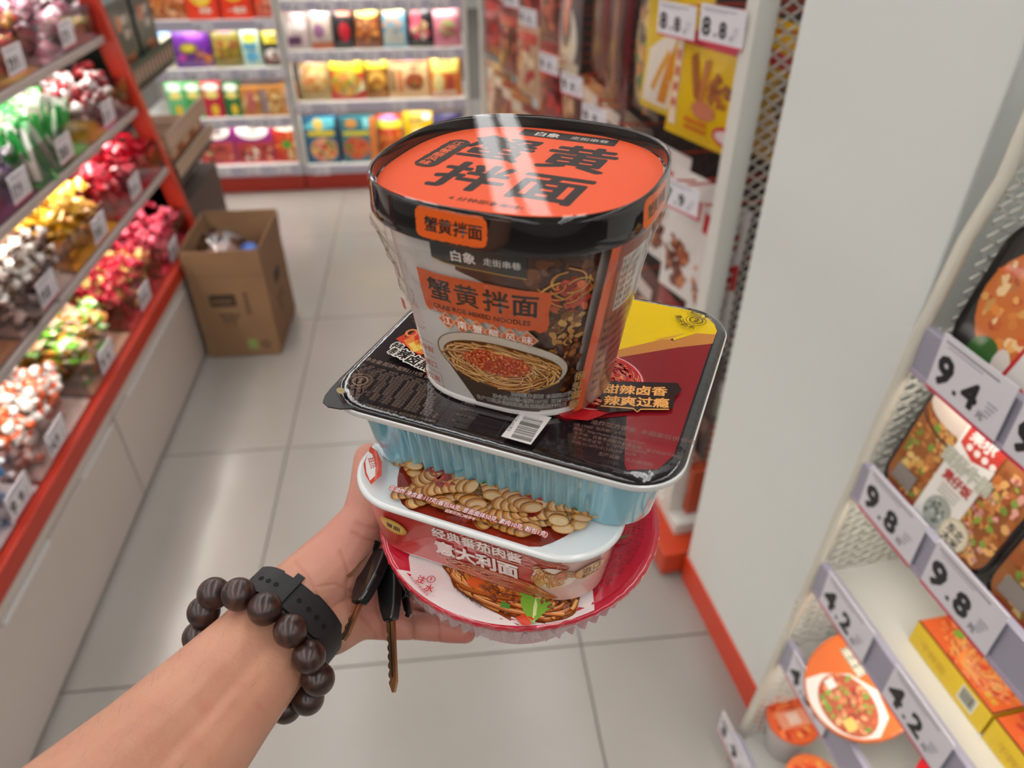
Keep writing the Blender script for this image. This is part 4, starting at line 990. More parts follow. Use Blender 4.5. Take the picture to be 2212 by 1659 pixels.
# perimeter table for print on the side
_ts = [-pi/2-pi+2*pi*k/2000 for k in range(2001)]
_pp = [(copysign(abs(cos(t))**(2/CN), cos(t)), copysign(abs(sin(t))**(2/CN), sin(t))) for t in _ts]
_ss = [0]
for k in range(2000): _ss.append(_ss[-1]+hypot(_pp[k+1][0]-_pp[k][0], _pp[k+1][1]-_pp[k][1]))
_s0 = _ss[1000]; _ss = [s_-_s0 for s_ in _ss]
import bisect
def cup_map(u, v, h):
    s_ = u/.0535; k = min(max(bisect.bisect_left(_ss, s_), 1), 2000)
    f = (s_-_ss[k-1])/(_ss[k]-_ss[k-1] or 1)
    px = _pp[k-1][0]+(_pp[k][0]-_pp[k-1][0])*f; py = _pp[k-1][1]+(_pp[k][1]-_pp[k-1][1])*f
    L = hypot(px, py); nx_, ny_ = px/L, py/L
    hh = chalf(v)
    return (px*hh+nx_*h, py*hh+ny_*h, v)
rn = random.Random(5)
mm = .001
cv = Cv(step=1.6e-5)
# brown food photograph on the right of the front face
cv.poly([(x*mm, y*mm) for x, y in ((-7, 95.6), (52, 95.6), (50, 60), (47.5, 4.6), (-5.5, 4.6), (-1, 30), (20, 46), (26, 60), (10, 74), (-8, 80))], '4a2a1c')
bits(cv, rn, .036, .080, .014, .010, 30, .0035, ('5a2f18', '6b3a1c', '3a1f14', '7a4a24'))
bits(cv, rn, .041, .070, .008, .010, 45, .0026, ('c23a2c', 'd8503a', '9c2820', 'e0703c', 'b83024'))
bits(cv, rn, .040, .056, .009, .010, 60, .0022, ('8a5a2c', 'c08a44', '5a3418', 'd8a860', '6b4020'))
bits(cv, rn, .042, .040, .007, .010, 40, .0022, ('8a5428', '6b3c1c', 'a87038', '4a2814'))
bits(cv, rn, .046, .018, .005, .012, 30, .002, ('6b3c1c', '4a2814', '8a5428'))
strands(cv, rn, .038, .077, .013, .010, 14, .0007, ('e8b050', 'd89038'), dark='4a2010')
# dark badge at the top
cv.poly([(x*mm, y*mm) for x, y in ((-17.3, 95.6), (22, 95.6), (22, 81.8), (14, 82.2), (5, 82.6), (-4, 82.7), (-12, 83.2), (-17.8, 84.6))], '2b3231')
cv.line([(x*mm, y*mm) for x, y in ((-17.6, 84.4), (-12, 83.0), (-4, 82.4), (5, 82.3), (14, 81.9), (22, 81.5))], .0006, 'b08a3c')
cv.text('白象', -.0085, .0853, .0056, 'eeeae2', .03)
cv.text('走街串巷', .0050, .0859, .0038, 'e2ded6', .012)
# orange title block with brushed edge
pts = [(-27.4, 76.5), (-10, 76.2), (6, 76.4), (20, 75.6), (32, 75.2)]
pts += [(32.4, 70), (31.6, 64), (32.2, 58), (31, 54.2)]
x = 31
while x > -26:
    x -= rn.uniform(.9, 1.6); pts.append((x, 54.6+rn.uniform(-1.6, .6)+.02*(31-x)))
pts += [(-26.9, 58), (-27.5, 66)]
cv.poly([(a*mm, b*mm) for a, b in pts], 'e2601f')
for ch, x_ in zip('蟹黄拌面', (-22.6, -9.4, 3.6, 16.4)):
    cv.text(ch, x_*mm, .0630, .0122, '1c1512', .022, sx=.98, res=3)
cv.text('CRAB ROE MIXED NOODLES', -.0218, .0572, .00365, '2a1a12', .012, sx=.98)
for k, ch in enumerate('江南蟹醋风味'):
    x_ = (-15.7+7.74*k)*mm; y_ = (51.4-.42*k)*mm
    for q, c_ in ((5.1, 'e8c8a0'), (4.6, 'd8602a'), (4.25, 'f0d0ac'), (4.05, 'd8602a')):
        cv.poly([(x_-q*mm*.98, y_), (x_, y_-q*mm), (x_+q*mm*.98, y_), (x_, y_+q*mm)], c_)
    cv.text(ch, x_, y_-.0019, .0050, 'f6ece0', .02, align='c')
# bowl of noodles
bcx, bcy, brot = .0095, .0325, -.06
cv.poly([(x*mm, y*mm) for x, y in ((-22, 34), (-18, 24), (-12, 15), (-5.5, 4.6), (30, 4.6), (38, 12), (42.5, 26))], '4a382a')
cv.ell(bcx, bcy, .0335, .0162, '6b5238', 40, brot)
cv.ell(bcx+.0002, bcy+.0003, .0329, .0157, 'cbbfae', 40, brot)
cv.ell(bcx+.0003, bcy-.0015, .0305, .0132, '7a4a1e', 40, brot)
strands(cv, rn, bcx+.0003, bcy-.0018, .0302, .0128, 300, .00085, ('d89a48', 'c8843a', 'e0a858', 'b87430', 'd09040'), rot=brot, dark='6b3a14')
cv.ell(bcx-.001, bcy+.002, .0160, .0062, 'b8401c', 24, brot, wob=.12, rnd=rn)
bits(cv, rn, bcx-.001, bcy+.002, .0165, .0066, 420, .00062, ('d8572a', 'e06a34', 'c8441e', 'e88048', 'b83818', 'f09a58'), rot=brot)
# left column of slogans
for (x0, y0, x1, y1) in ((-37.5, 37.6, -23, 37.0), (-37, 28.6, -23.5, 28.0), (-36.5, 19.6, -22, 19.0), (-36, 11.0, -21.6, 10.4)):
    cv.line([(x0*mm, y0*mm), (x1*mm, y1*mm)], .0003, 'b8481c')
cv.line([(-21.9*mm, 19*mm), (-21.7*mm, 10.4*mm)], .0003, 'b8481c')
for t_, y_ in (('不夺鲜', 31.2), ('不腻口', 22.0), ('真江南', 13.0)):
    cv.text(t_, -.0352, y_*mm, .0041, 'b8481c', .012)
for k in range(9):   # line drawing of a river boat
    y_ = 57-1.6*k; cv.line([(-.036+.002*(k % 3), y_*mm), (-.031, (y_+.5)*mm), (-.026+.001*(k % 2), (y_-.3)*mm)], .00018, 'c8683c')
cv.line([(-.0325, .0455), (-.0300, .0446), (-.0272, .0446), (-.0252, .0456)], .00025, 'b8481c')
cv.rrect(-.0400, .0500, -.0366, .0560, .0008, 'c85a48')
# small print
for t_, x_, y_ in (('油炸型方便面 本图案仅供参考', 15.4, 17.0), ('净含量:面饼+配料107克  面饼70克', 6.2, 13.6), ('生产日期及保质期至:见包装底部打码处', -2.4, 10.4)):
    cv.text(t_, x_*mm, y_*mm, .0030, '141010', .008, out='e8e2da', ow=.028, sx=.88)
# orange stripe and information panel round the corner
cv.poly([(x*mm, y*mm) for x, y in ((52.5, 95.6), (57, 95.6), (52.5, 4.6), (47.5, 4.6))], 'd9581f')
cv.poly([(x*mm, y*mm) for x, y in ((57, 95.6), (84, 95.6), (80, 4.6), (52.5, 4.6))], '8a4426')
cv.rect(.060, .060, .078, .088, 'c8bdb0')
for k in range(7): cv.text('能量 蛋白质', .0605, (.0845-.0038*k), .0024, '3a2a22', 0)
for k in range(9): cv.text('配料 小麦粉 食用盐', .0565, (.055-.0052*k), .0026, '2a1812', 0)
cv.text('蟹黄拌面', .0492, .0075, .0060, 'c89a5a', .02, rot=1.53)
cv.obj('printed_sleeve', cup_map, M_GLOSS, cup, cutx=.0022, smooth=True)
# lid
LZ = .0916
mb = MB()
prof = [(.0595, LZ+.0038), (.0652, LZ+.0034), (.0658, LZ+.0050), (.0655, LZ+.0090), (.0650, LZ+.0185), (.0648, LZ+.0197), (.0643, LZ+.0200), (.0638, LZ+.0197), (.0635, LZ+.0188), (.0628, LZ+.0139)]
mb.loft([ring(sell(h, 2.6, 120), z) for h, z in prof], hx('171314'), True, True)
mb.obj('lid', M_BLACK, cup, smooth=True, angle=45)
cv = Cv(step=1.2e-5)
cv.poly(sell(.0622, 2.6, 96), 'ee5a2c')
for ch, x_, y_ in (('蟹', -38.5, 10.5), ('黄', 2.5, 10.5), ('拌', -34.5, -29.5), ('面', 4.0, -29.5)):
    cv.text(ch, x_*mm, y_*mm, .0365 if y_ > 0 else .0350, '241512', .03, sx=1.0, shear=.04, res=4)
cv.text('4 分钟即享美味!', -.0170, -.0440, .0047, '4a2418', .01, sx=1.02)
cv.rrect(-.0215, .0475, .0300, .0580, .0006, '332a28')
cv.text('白象', -.0130, .0500, .0070, 'd8d0c8', .025)
cv.text('走街串巷', .0060, .0508, .0050, 'c8beb6', .01)
cv.rrect(-.0505, -.0135, -.0385, .0290, .0058, '33231e', rot=-.05, jag=.0007, rnd=rn)
for k, ch in enumerate('江南蟹醋风味'): cv.text(ch, (-.0441-.0004*k), (.0206-.0062*k), .0060, 'ee6a3c', .02, align='c')
cv.ell(.0200, -.0425, .0012, .0010, 'd83018', 10)
cv.obj('lid_print', flat(0, 0, LZ+.0139), pmat('lid_paper', None, .55, spec=.25), cup)
cv = Cv(step=1.2e-5)
cv.rrect(-.0215, .0052, .0105, .0182, .0030, 'f06418', jag=.0006, rnd=rn)
for k, ch in enumerate('蟹黄拌面'): cv.text(ch, (-.0172+.0066*k), .0090, .0066, '1c1210', .025)
def lid_map(u, v, h):
    x, y, z = cup_map(u*.0535/.0655, 0, 0); k = .0656/.0485*(1-.012*v/.018); L = hypot(x, y)
    return (x*k*(1+h/L/k)*1.0, y*k*(1+h/L/k), LZ+v)
# the lid sits on a rounder outline than the body: follow it exactly
_pl = [(copysign(abs(cos(t))**(2/2.6), cos(t)), copysign(abs(sin(t))**(2/2.6), sin(t))) for t in _ts]
_sl = [0]
for k in range(2000): _sl.append(_sl[-1]+hypot(_pl[k+1][0]-_pl[k][0], _pl[k+1][1]-_pl[k][1]))
_q0 = _sl[1000]; _sl = [a-_q0 for a in _sl]
def lid_map(u, v, h):
    s_ = u/.0655; k = min(max(bisect.bisect_left(_sl, s_), 1), 2000); f = (s_-_sl[k-1])/(_sl[k]-_sl[k-1] or 1)
    px = _pl[k-1][0]+(_pl[k][0]-_pl[k-1][0])*f; py = _pl[k-1][1]+(_pl[k][1]-_pl[k-1][1])*f
    hh = .0661-.0011*v/.0185; L = hypot(px, py)
    return (px*hh+px/L*h, py*hh+py/L*h, LZ+v)
cv.obj('rim_label', lid_map, M_GLOSS, cup, cutx=.002, smooth=True)
cv = Cv(step=1.2e-5)
cv.rrect(.082, .0052, .114, .0182, .0030, 'f06418', jag=.0006, rnd=rn)
for k, ch in enumerate('蟹黄拌面'): cv.text(ch, (.0860+.0066*k), .0090, .0066, '1c1210', .025)
cv.obj('rim_label', lid_map, M_GLOSS, cup, cutx=.002, smooth=True)
# shrink film: flat over the lid, loose skirt with a torn zigzag edge below it
mb = MB(); o_ = sell(.0640, 2.6, 120)
mb.add([(x, y, LZ+.0204) for x, y in o_], [tuple(range(120))], (1, 1, 1, 1))
mb.loft([[(x*q, y*q, LZ+.0204+z) for x, y in o_] for q, z in ((1, 0), (1.02, -.0006), (1.032, -.0025))], (1, 1, 1, 1), False, False)
mb.obj('film_top', M_FILMTOP, cup, smooth=True)
mb = MB(); seg = 240; rows = 26; rings = []
for k in range(rows+1):
    f = k/rows; rr = []
    for j in range(seg):
        t = 2*pi*j/seg; c, s_ = cos(t), sin(t)
        a = degrees(atan2(s_, c))
        fr = exp(-((a+90)/62)**2); rgt = exp(-((a+14)/26)**2); lft = exp(-(((a+172+180) % 360-180)/20)**2)
        low = .048+.006*sin(3*t+1)-.046*rgt+.012*lft
        z = LZ-.001-f*(LZ-.001-low)
        if k == rows: z += .0006*((j % 3)-1)
        h = chalf(z)*(1-f*.0)+.0012+.0058*(1-f)**3
        bag = sin(pi*min(1, f*1.1))
        wr = .0006*sin(9*t+14*f)+.0005*sin(23*t-9*f)+.00035*sin(41*t+21*f)
        h += bag*(.0008+.0045*lft*f+.002*rgt*f)+wr*(.3+f)+.0015*rgt*f*f
        rr.append((h*copysign(abs(c)**(2/CN), c), h*copysign(abs(s_)**(2/CN), s_), z))
    rings.append(rr)
mb.loft(rings, (1, 1, 1, 1), False, False)
mb.obj('film_skirt', M_FILM, cup, smooth=True)

# ---- black and yellow noodle tray
tray = thing('noodle_tray', 'black topped noodle tray with ribbed pale blue sides under the noodle cup', 'noodle tray', (.0506, .3318, 1.2526), SR)
M_BLUE = pmat('pale_blue_plastic', '78b8ca', .12, coat=1.0, crough=.03, ior=1.7, sss=(.35, (.5, .8, .9), .01))
def rib_ring(hx_, hy_, r, z, amp):
    base = rrect_pts(hx_, hy_, r, 12, 90); o = []
    for x, y in base:
        fx = max(0, min(1, (hx_-r-abs(x))/.012)) if abs(abs(y)-hy_) < 1e-6 else 0
        fy = max(0, min(1, (hy_-r-abs(y))/.012)) if abs(abs(x)-hx_) < 1e-6 else 0
        d = amp*(fx*(.5+.5*cos(2*pi*x/.0062))+fy*(.5+.5*cos(2*pi*y/.0062)))
        if fx: y -= copysign(d, y)
        if fy: x -= copysign(d, x)
        o.append((x, y, z))
    return o
mb = MB()
rs_ = [(.072, .062, .018, .0, 0), (.0775, .0680, .020, .0008, .0020), (.0787, .0690, .020, .003, .0030), (.0810, .0705, .021, .018, .0030), (.0828, .0720, .021, .030, .0022), (.0842, .0735, .022, .037, .0006), (.0848, .0742, .022, .0405, 0), (.0868, .0764, .022, .0420, 0)]
mb.loft([rib_ring(a, b, c, z, m) for a, b, c, z, m in rs_], hx('78b8ca'), True, True)
mb.obj('tray_body', M_BLUE, tray, smooth=True, angle=60)
mb = MB()
mb.loft([ring(rrect_pts(a, b, c), z) for a, b, c, z in ((.0862, .0756, .022, .0420), (.0920, .0814, .024, .0405), (.0924, .0818, .024, .0412), (.0924, .0818, .024, .0436), (.0916, .0810, .024, .0442))], hx('dfe3e2'), False, True)
mb.obj('tray_rim', pmat('white_plastic', 'dfe0dc', .25, coat=.4), tray, smooth=True, angle=50)
M_TOP = pmat('lid_film_print', None, .14, coat=1.0, crough=.03, bump=(30, .15, .0006, 2))
M_EDGE = pmat('crimped_film_edge', '140f10', .15, coat=1.0, crough=.04, bump=(140, .5, .0006, 3))
mb = MB()
mb.loft([ring(rrect_pts(a, b, c), z) for a, b, c, z in ((.0918, .0812, .024, .0436), (.0918, .0812, .024, .0450), (.0910, .0804, .0235, .0462), (.0894, .0788, .023, .0470), (.0870, .0764, .022, .0473))], hx('140f10'), False, True)
# peel tab at the near left corner
tabp = [(-.0900, -.0500), (-.0915, -.0600), (-.0925, -.0690), (-.0925, -.0750), (-.0908, -.0796), (-.0858, -.0822), (-.0780, -.0825), (-.0700, -.0806), (-.0760, -.0720), (-.0830, -.0640)]
def tz(x, y): return .0472-max(0, (-x-y)-.1430)*.16
mb.obj('lid_edge', M_EDGE, tray, smooth=True, angle=60)
MB().loft([[(x, y, tz(x, y)-.0008) for x, y in tabp], [(x, y, tz(x, y)) for x, y in tabp]]).obj('peel_tab', pmat('peel_tab_film', '1c1a17', .4), tray)
cv = Cv(step=1.2e-5, base=3e-5)
TO = lambda pts: [((x+2.2)*mm, (y-5.8)*mm) for x, y in pts]
def T(x, y): return ((x+2.2)*mm, (y-5.8)*mm)
cv.poly(rrect_pts(.0868, .0762, .022), '231a1d')
# red right side, lower part a painted-in reflection, yellow corner, orange flash
cv.poly(TO([(10, 8), (38, 15.6), (67, 38.4), (83.5, 49), (83.5, -52), (79, -64), (66, -70), (64, -66), (56, -32), (30, -47), (20, -45)]), '8c1a22')
cv.poly(TO([(-10, 5), (36, 23), (58.6, 45), (63, 44), (73.8, 57), (84.2, 60), (84.2, 49.5), (67, 38.4), (38, 15.6), (5, 0)]), 'c8823c')
cv.poly(TO([(-40, 81.6), (66, 81.6), (75, 78.5), (81.5, 71), (84.2, 64), (84.2, 60), (73.8, 57), (63, 44.5), (62, 48), (58.6, 45), (36, 23), (-10, 5), (-30, 40)]), 'f0c800')
cv.poly(TO([(52, 41), (68, 55), (61, 44.5)]), 'd8a03c')
# bowl of red noodles
cv.ell(*T(33, -10), .0262, .0262, 'c01820', 40)
cv.ring(*T(33, -9), .0246, .0252, .0009, 'e8a0a0')
cv.ell(*T(33, -10), .0236, .0236, '9c1418', 40)
strands(cv, rn, *T(34, -10), .0225, .0225, 230, .0013, ('d8281c', 'e03824', 'c81c1c', 'e85030', 'b81818'), dark='7a0c10')
bits(cv, rn, *T(36, -8), .019, .018, 60, .0012, ('f08048', 'e85830', 'f0a060'))
cv.poly(TO([(18, -40), (48, -35), (40, -45), (28, -47.5)]), 'b81c22')
# title, two slanted lines
cv.poly(TO([(37, -14), (42, -9), (74, 2), (77, -3), (75, -10), (76, -20), (70, -24), (60, -28), (46, -36), (41, -34), (42, -27), (37, -22)]), '2a1412')
for t_, x_, y_ in (('甜辣卤香', 40.6, -20.0), ('辣爽过瘾', 43.6, -29.2)):
    cv.text(t_, *T(x_, y_), .0083, 'f2ab5c', .03, rot=.30, sx=.98, shear=.15)
cv.line(TO([(42.5, -31.5), (58, -27.5), (60.5, -29.5), (61.5, -26.8), (74.5, -21.6)]), .0008, 'f2ab5c')
# step 2 corner
cv.text('②', *T(71.2, 64.8), .0096, '2a2408', .01, align='c', rot=.0)
cv.ring(*T(71.2, 68.1), .0058, .0058, .0003, '2a2408')
cv.poly(TO([(74.6, 76.4), (78.2, 74.8), (75.4, 72.6)]), '3a3418')
cv.text('撕至此处', *T(63.5, 79.2), .0028, '2a2408', .01, rot=-.55)
cv.text('倒出沥水', *T(66.0, 75.4), .0028, '2a2408', .01, rot=-.55)
cv.text('撕开', *T(58.6, 69.0), .0044, '2a2408', .015, rot=-1.1)
cv.text('沥水', *T(63.6, 60.0), .0044, '2a2408', .015, rot=-.3)
cv.line(TO([(60.5, 78), (62.5, 80.5), (70, 80.4)]), .0003, '2a2408')
# left part: step 1, contents, maker's slogans
BR = '8c7466'
cv.text('①', *T(-79.4, -61.4), .0098, 'a07c68', .01, align='c')
cv.ring(*T(-79.4, -58.2), .0062, .0062, .0003, 'a07c68')
cv.line(TO([(-88.6, -49.5), (-86, -50.2), (-84, -51.5), (-83.5, -54.5)]), .0003, BR)
cv.line(TO([(-75, -62.5), (-72.6, -66), (-72.8, -71), (-77, -73)]), .0003, BR)
cv.text('由此开至虚线处注水', *T(-83.4, -52.6), .0025, BR, .01, rot=-1.1)
cv.text('面饼置于盖上加热', *T(-86.4, -53.6), .0025, BR, .01, rot=-1.1)
cv.ell(*T(-84.0, -69.2), .0030, .0020, 'a8966c', 16, -.6)
cv.text('净含量:面饼+配料119克 面饼', *T(-87.6, -40.6), .0037, BR, .008, rot=-.06, sx=.96)
ing = '配料：面饼：小麦粉、棕榈油、食用淀粉、食用盐、谷朊粉、碳酸钠'
for k in range(13):
    x0 = -87.5+.3*k+(max(0, k-2)*1.55 if k > 2 else 0); y0 = -45.6-2.05*k
    cv.text(ing[k % 5:k % 5+max(12, 26-k//3)], *T(x0, y0), .0021, '7a6458', 0, rot=-.03, sx=.86, res=1)
cv.text('产品信息以实物为准 请将垃圾投入垃圾桶内', *T(-66, -75.4), .0020, '7a6458', 0, rot=.02, res=1)
for (x0, y0, x1, y1) in ((-36, -46, -36, -74), (-30, -46, -30, -74), (-22, -46, -22, -74), (-36, -52, 4, -52), (-36, -57, 4, -57), (-36, -62, 4, -62), (-36, -67, 4, -67), (4, -46, 4, -74)):
    cv.line(TO([(x0, y0), (x1, y1)]), .00016, '5c4a42')
for k, t_ in enumerate(('能量', '蛋白质', '脂肪', '碳水化合物', '钠')): cv.text(t_, *T(-21, -51-4.8*k), .0021, '6a564c', 0, res=1)
# flaming pot badge and 'special' lettering
def flame(pts, c_): cv.poly(TO(pts), c_)
flame([(-82, -16), (-79.5, -9), (-78, -13), (-76, -6), (-73.5, -2), (-72, -8), (-68, -3), (-60, -8), (-56, -20), (-62, -26)], 'd8402a')
flame([(-77, -16), (-74, -9), (-71, -14), (-67, -8), (-62, -14), (-60, -24), (-68, -24)], 'f08a3c')
flame([(-73, -18), (-71, -15), (-68, -18), (-66, -14), (-63, -20), (-66, -24)], 'f8d060')
cv.ring(*T(-76.6, -7.2), .0030, .0034, .0016, 'e88850', 20)
for t_, x_, y_, sz, ro in (('特', -81.0, -24.2, .0066, -.25), ('制', -79.4, -29.6, .0066, -.25), ('辣', -74.4, -30.6, .0086, -.25), ('卤', -66.4, -33.4, .0086, -.25), ('黑', -58.6, -35.6, .0086, -.25)):
    cv.text(t_, *T(x_, y_), sz, '1c1414', .035, rot=ro, out='eee6dc', ow=.11)
# lower right small print
for t_, x_, y_, sz in (('油炸型方便面  本图案仅供参考', 42, -47.4, .0040), ('GB 17400  保质期：6个月', 35, -51.8, .0025), ('网址：http://www.baixiangfood.com', 36, -55.0, .0025), ('生产商：白象食品股份有限公司', 37, -58.2, .0025), ('生产许可证号：SC10743061205056', 37.5, -61.4, .0025), ('代码 SC10751013206509 103号', 38, -64.6, .0025), ('贮存条件：置于阴凉干燥处', 60, -58.2, .0025), ('生产日期：见日期喷码', 52, -68.0, .0027)):
    cv.text(t_, *T(x_, y_), sz, '7a5a50', .004, rot=.06, sx=.92)
# bar code label
cv.poly(TO([(8.0, -50.5), (23.4, -50.5), (21.2, -73), (6.2, -72.6)]), 'eee6e0')
a_, b_ = T(10.6, -71.5); c_, d_ = T(20.6, -54)
barcode(cv, rn, a_, b_, c_, d_, False)
cv.text('35270 665823', *T(7.0, -54.2), .0024, '202020', 0, rot=-1.57)
cv.obj('lid_print', flat(0, 0, .0473), M_TOP, tray)
# red flash on the near left of the blue wall
cv = Cv(step=1.2e-5, base=1.2e-4)

# ---- pasta box
pasta = thing('pasta_box', 'white pasta box with a printed spiral pasta lid and red side, below the black tray', 'pasta box', (.0328, .3110, 1.2076), SR)
M_PBOX = pmat('pasta_box_print', None, .22, coat=.8, crough=.04)
PX, PY, PR = .0788, .0702, .034
mb = MB()
mb.loft([ring(rrect_pts(a, b, c, 14, 10), z) for a, b, c, z in ((.061, .058, .026, 0), (.0655, .0619, .028, .0008), (.0665, .0629, .0287, .003), (.0712, .0676, .030, .040), (.0716, .0680, .030, .0425))], hx('e4d8d2'), True, True)
mb.obj('box_body', M_PBOX, pasta, smooth=True, angle=60)
mb = MB()
mb.loft([ring(rrect_pts(a, b, c, 14, 10), z) for a, b, c, z in ((.0712, .0676, .030, .0418), (.0740, .0704, .032, .0414), (.0744, .0708, .032, .0424), (.0740, .0704, .032, .0444), (.0726, .0690, .031, .0450))], hx('e9ebe8'), False, True)
mb.obj('box_lid', M_PBOX, pasta, smooth=True, angle=60)
cv = Cv(step=1.2e-5, base=3e-5)
cv.poly([(x-.0055, y+.0026) for x, y in rrect_pts(.0724, .0688, .031, 14, 10)], 'e4e9e8')
cv.ell(-.004, -.006, .0650, .0580, 'c6d2d4', 48)
cv.ell(-.004, -.004, .0620, .0560, 'dfe8e9', 48)
cv.poly([(max(-.0772, min(.0772, x)), max(-.0655, y)) for x, y in [(-.003+.0540*cos(2*pi*k/48), -.028+.0500*sin(2*pi*k/48)) for k in range(48)]], '8a2a18')
bits(cv, rn, -.003, -.026, .048, .036, 240, .0034, ('8a2418', 'b83a24', '6a1a12', 'c84a2c', '9c3420'))
def fusilli(x, y, a, L, wd):
    """printed spiral pasta: a slim body crossed by slanting twists"""
    c = hx(rn.choice(('dc9c50', 'cc8840', 'e2b06a', 'd69448'))); d = (cos(a), sin(a)); e = (-sin(a), cos(a)); n = 6
    bend = rn.uniform(-.12, .12)*L
    def P(s_, q): return (x+d[0]*s_+e[0]*(q+bend*(1-(2*s_/L)**2)), y+d[1]*s_+e[1]*(q+bend*(1-(2*s_/L)**2)))
    cv.line([P(-L*.46+L*.92*k/6, 0) for k in range(7)], wd*.74, '9a5c2a', 2e-6, True)
    for k in range(n):
        s0 = -L*.5+L*(k+.5)/n; px, py = P(s0, 0); g = L/n
        cv.ell(px, py, wd*.52, g*1.02, mixc(c, hx('7a3410'), .70), 16, a+1.0, 2e-6)
        cv.ell(*P(s0+g*.22, 0), wd*.50, g*.86, jit(c, rn, .07), 16, a+1.0, 2e-6)
        cv.ell(*P(s0+g*.34, 0), wd*.40, g*.62, mixc(c, (1, .90, .66, 1), .28), 14, a+1.0, 2e-6)
for k in range(105):
    a = rn.uniform(0, 2*pi); q = sqrt(rn.random())
    x_, y_ = -.003+.050*q*cos(a), -.032+.036*q*sin(a)
    if y_ < -.0575: continue
    fusilli(x_, y_, rn.choice((.2, .5, -.3, 1.0, -.8))+rn.uniform(-.3, .3), rn.uniform(.0195, .026), rn.uniform(.0092, .0115))
    if k % 2 == 0: bits(cv, rn, x_+rn.uniform(-.008, .008), y_+.004, .006, .004, 9, .0024, ('b83a24', '8a2418', 'c85030', '9c3020'))
    if k % 8 == 0: cv.ell(x_, y_, .0018, .0011, '3a7a2c', 8, rn.uniform(0, 3), 3e-6, .3, rn)
cv.text('非油炸 净含量:117克(酱包56克, 意面面体50克, 素肉10克, 粉包1克)', -.0495, -.0615, .0038, 'f4f0ea', .012, sx=.80, out='c83a2a', ow=.085)
cv.text('图案仅供口味参考', -.0155, -.0648, .0023, 'f4e8e0', .008, out='c83a2a', ow=.06, sx=.9)
# red and white corner badge
cv.poly([(x*mm, y*mm) for x, y in ((-75.5, -36), (-70, -38), (-63, -45), (-58, -54), (-59.5, -62), (-66, -57), (-71.5, -50))], 'd8482a')
cv.poly([(x*mm, y*mm) for x, y in ((-74.5, -40), (-71, -41.5), (-64.5, -49), (-61, -55.5), (-61.5, -59.8), (-66.5, -55), (-71.5, -48))], 'efe6e0')
cv.text('自然', -.0712, -.0452, .0046, 'c83a2a', .02, rot=-.85)
cv.obj('lid_print', flat(.0055, -.0026, .0450), M_PBOX, pasta)
# side print: u along the wall, v height
_pr = [(x, y) for x, y in rrect_pts(.0712, .0676, .030, 40, 60)]
i0 = min(range(len(_pr)), key=lambda i: hypot(_pr[i][0], _pr[i][1]+.0676))
_pr = _pr[i0:]+_pr[:i0]
_pu = [0]
for k in range(len(_pr)-1): _pu.append(_pu[-1]+hypot(_pr[k+1][0]-_pr[k][0], _pr[k+1][1]-_pr[k][1]))
_pt = _pu[-1]+hypot(_pr[0][0]-_pr[-1][0], _pr[0][1]-_pr[-1][1])
def pasta_map(u, v, h):
    u += .0055
    u %= _pt; k = min(max(bisect.bisect_left(_pu, u), 1), len(_pu)-1); f = min(1.5, (u-_pu[k-1])/(_pu[k]-_pu[k-1] or 1))
    a, b = _pr[k-1], _pr[k]; x, y = a[0]+(b[0]-a[0])*f, a[1]+(b[1]-a[1])*f
    q = .0047*(.040-v)/.037
    nx_, ny_ = (b[1]-a[1]), -(b[0]-a[0]); L = hypot(nx_, ny_) or 1
    return (x+nx_/L*(h-q), y+ny_/L*(h-q), v)
cv = Cv(step=1.4e-5)
cv.rect(-.075, .0035, .047, .0412, 'c43c36')
cv.poly([(x*mm, y*mm) for x, y in ((47, 41.2), (96, 41.2), (96, 3.5), (28, 3.5), (34, 12), (44, 26))], 'e2b9ab')
strands(cv, rn, .020, .034, .030, .008, 50, .0012, ('c84a30', 'd86a40', 'b83020'), dark='a02a20')
strands(cv, rn, .012, .008, .034, .006, 60, .0011, ('c85028', 'd87038'), dark='9c2c1c')
cv.text('经典番茄肉酱', -.0240, .0300, .0084, 'f2dcd4', .03, sx=1.0)
cv.text('意大利面', -.0235, .0158, .0122, 'f4e4dc', .04, sx=.98)
cv.text('CLASSIC BOLOGNESE PASTA', -.0235, .0112, .0030, 'd8a080', .008, sx=1.05)
cv.ell(.0425, .0240, .0122, .0085, 'f0dcc8', 22, .1, wob=.12, rnd=rn)
for k in range(14): fusilli(.0425+rn.uniform(-.008, .008), .0240+rn.uniform(-.005, .005), rn.uniform(-.6, .9), .009, .0048)
bits(cv, rn, .046, .027, .004, .003, 12, .0018, ('c86a48', 'd88058'))
cv.ell(.0620, .0285, .0092, .0056, 'b86a30', 26, .12)
cv.ell(.0620, .0285, .0085, .0050, 'd89a50', 26, .12)
cv.text('进口', .0622, .0280, .0056, '6a3418', .03, align='c', rot=.12)
cv.text('素肉面体', .0622, .0246, .0026, '5a2c14', .01, align='c', rot=.12)
cv.ell(-.0480, .0270, .0085, .0060, 'd8a040', 22, -.2); cv.ell(-.0480, .0270, .0070, .0046, 'e8c070', 22, -.2)
cv.text('意面', -.0480, .0250, .0044, '4a3018', .02, align='c', rot=-.2)
cv.obj('side_print', pasta_map, M_PBOX, pasta, cutx=.0025, smooth=True)

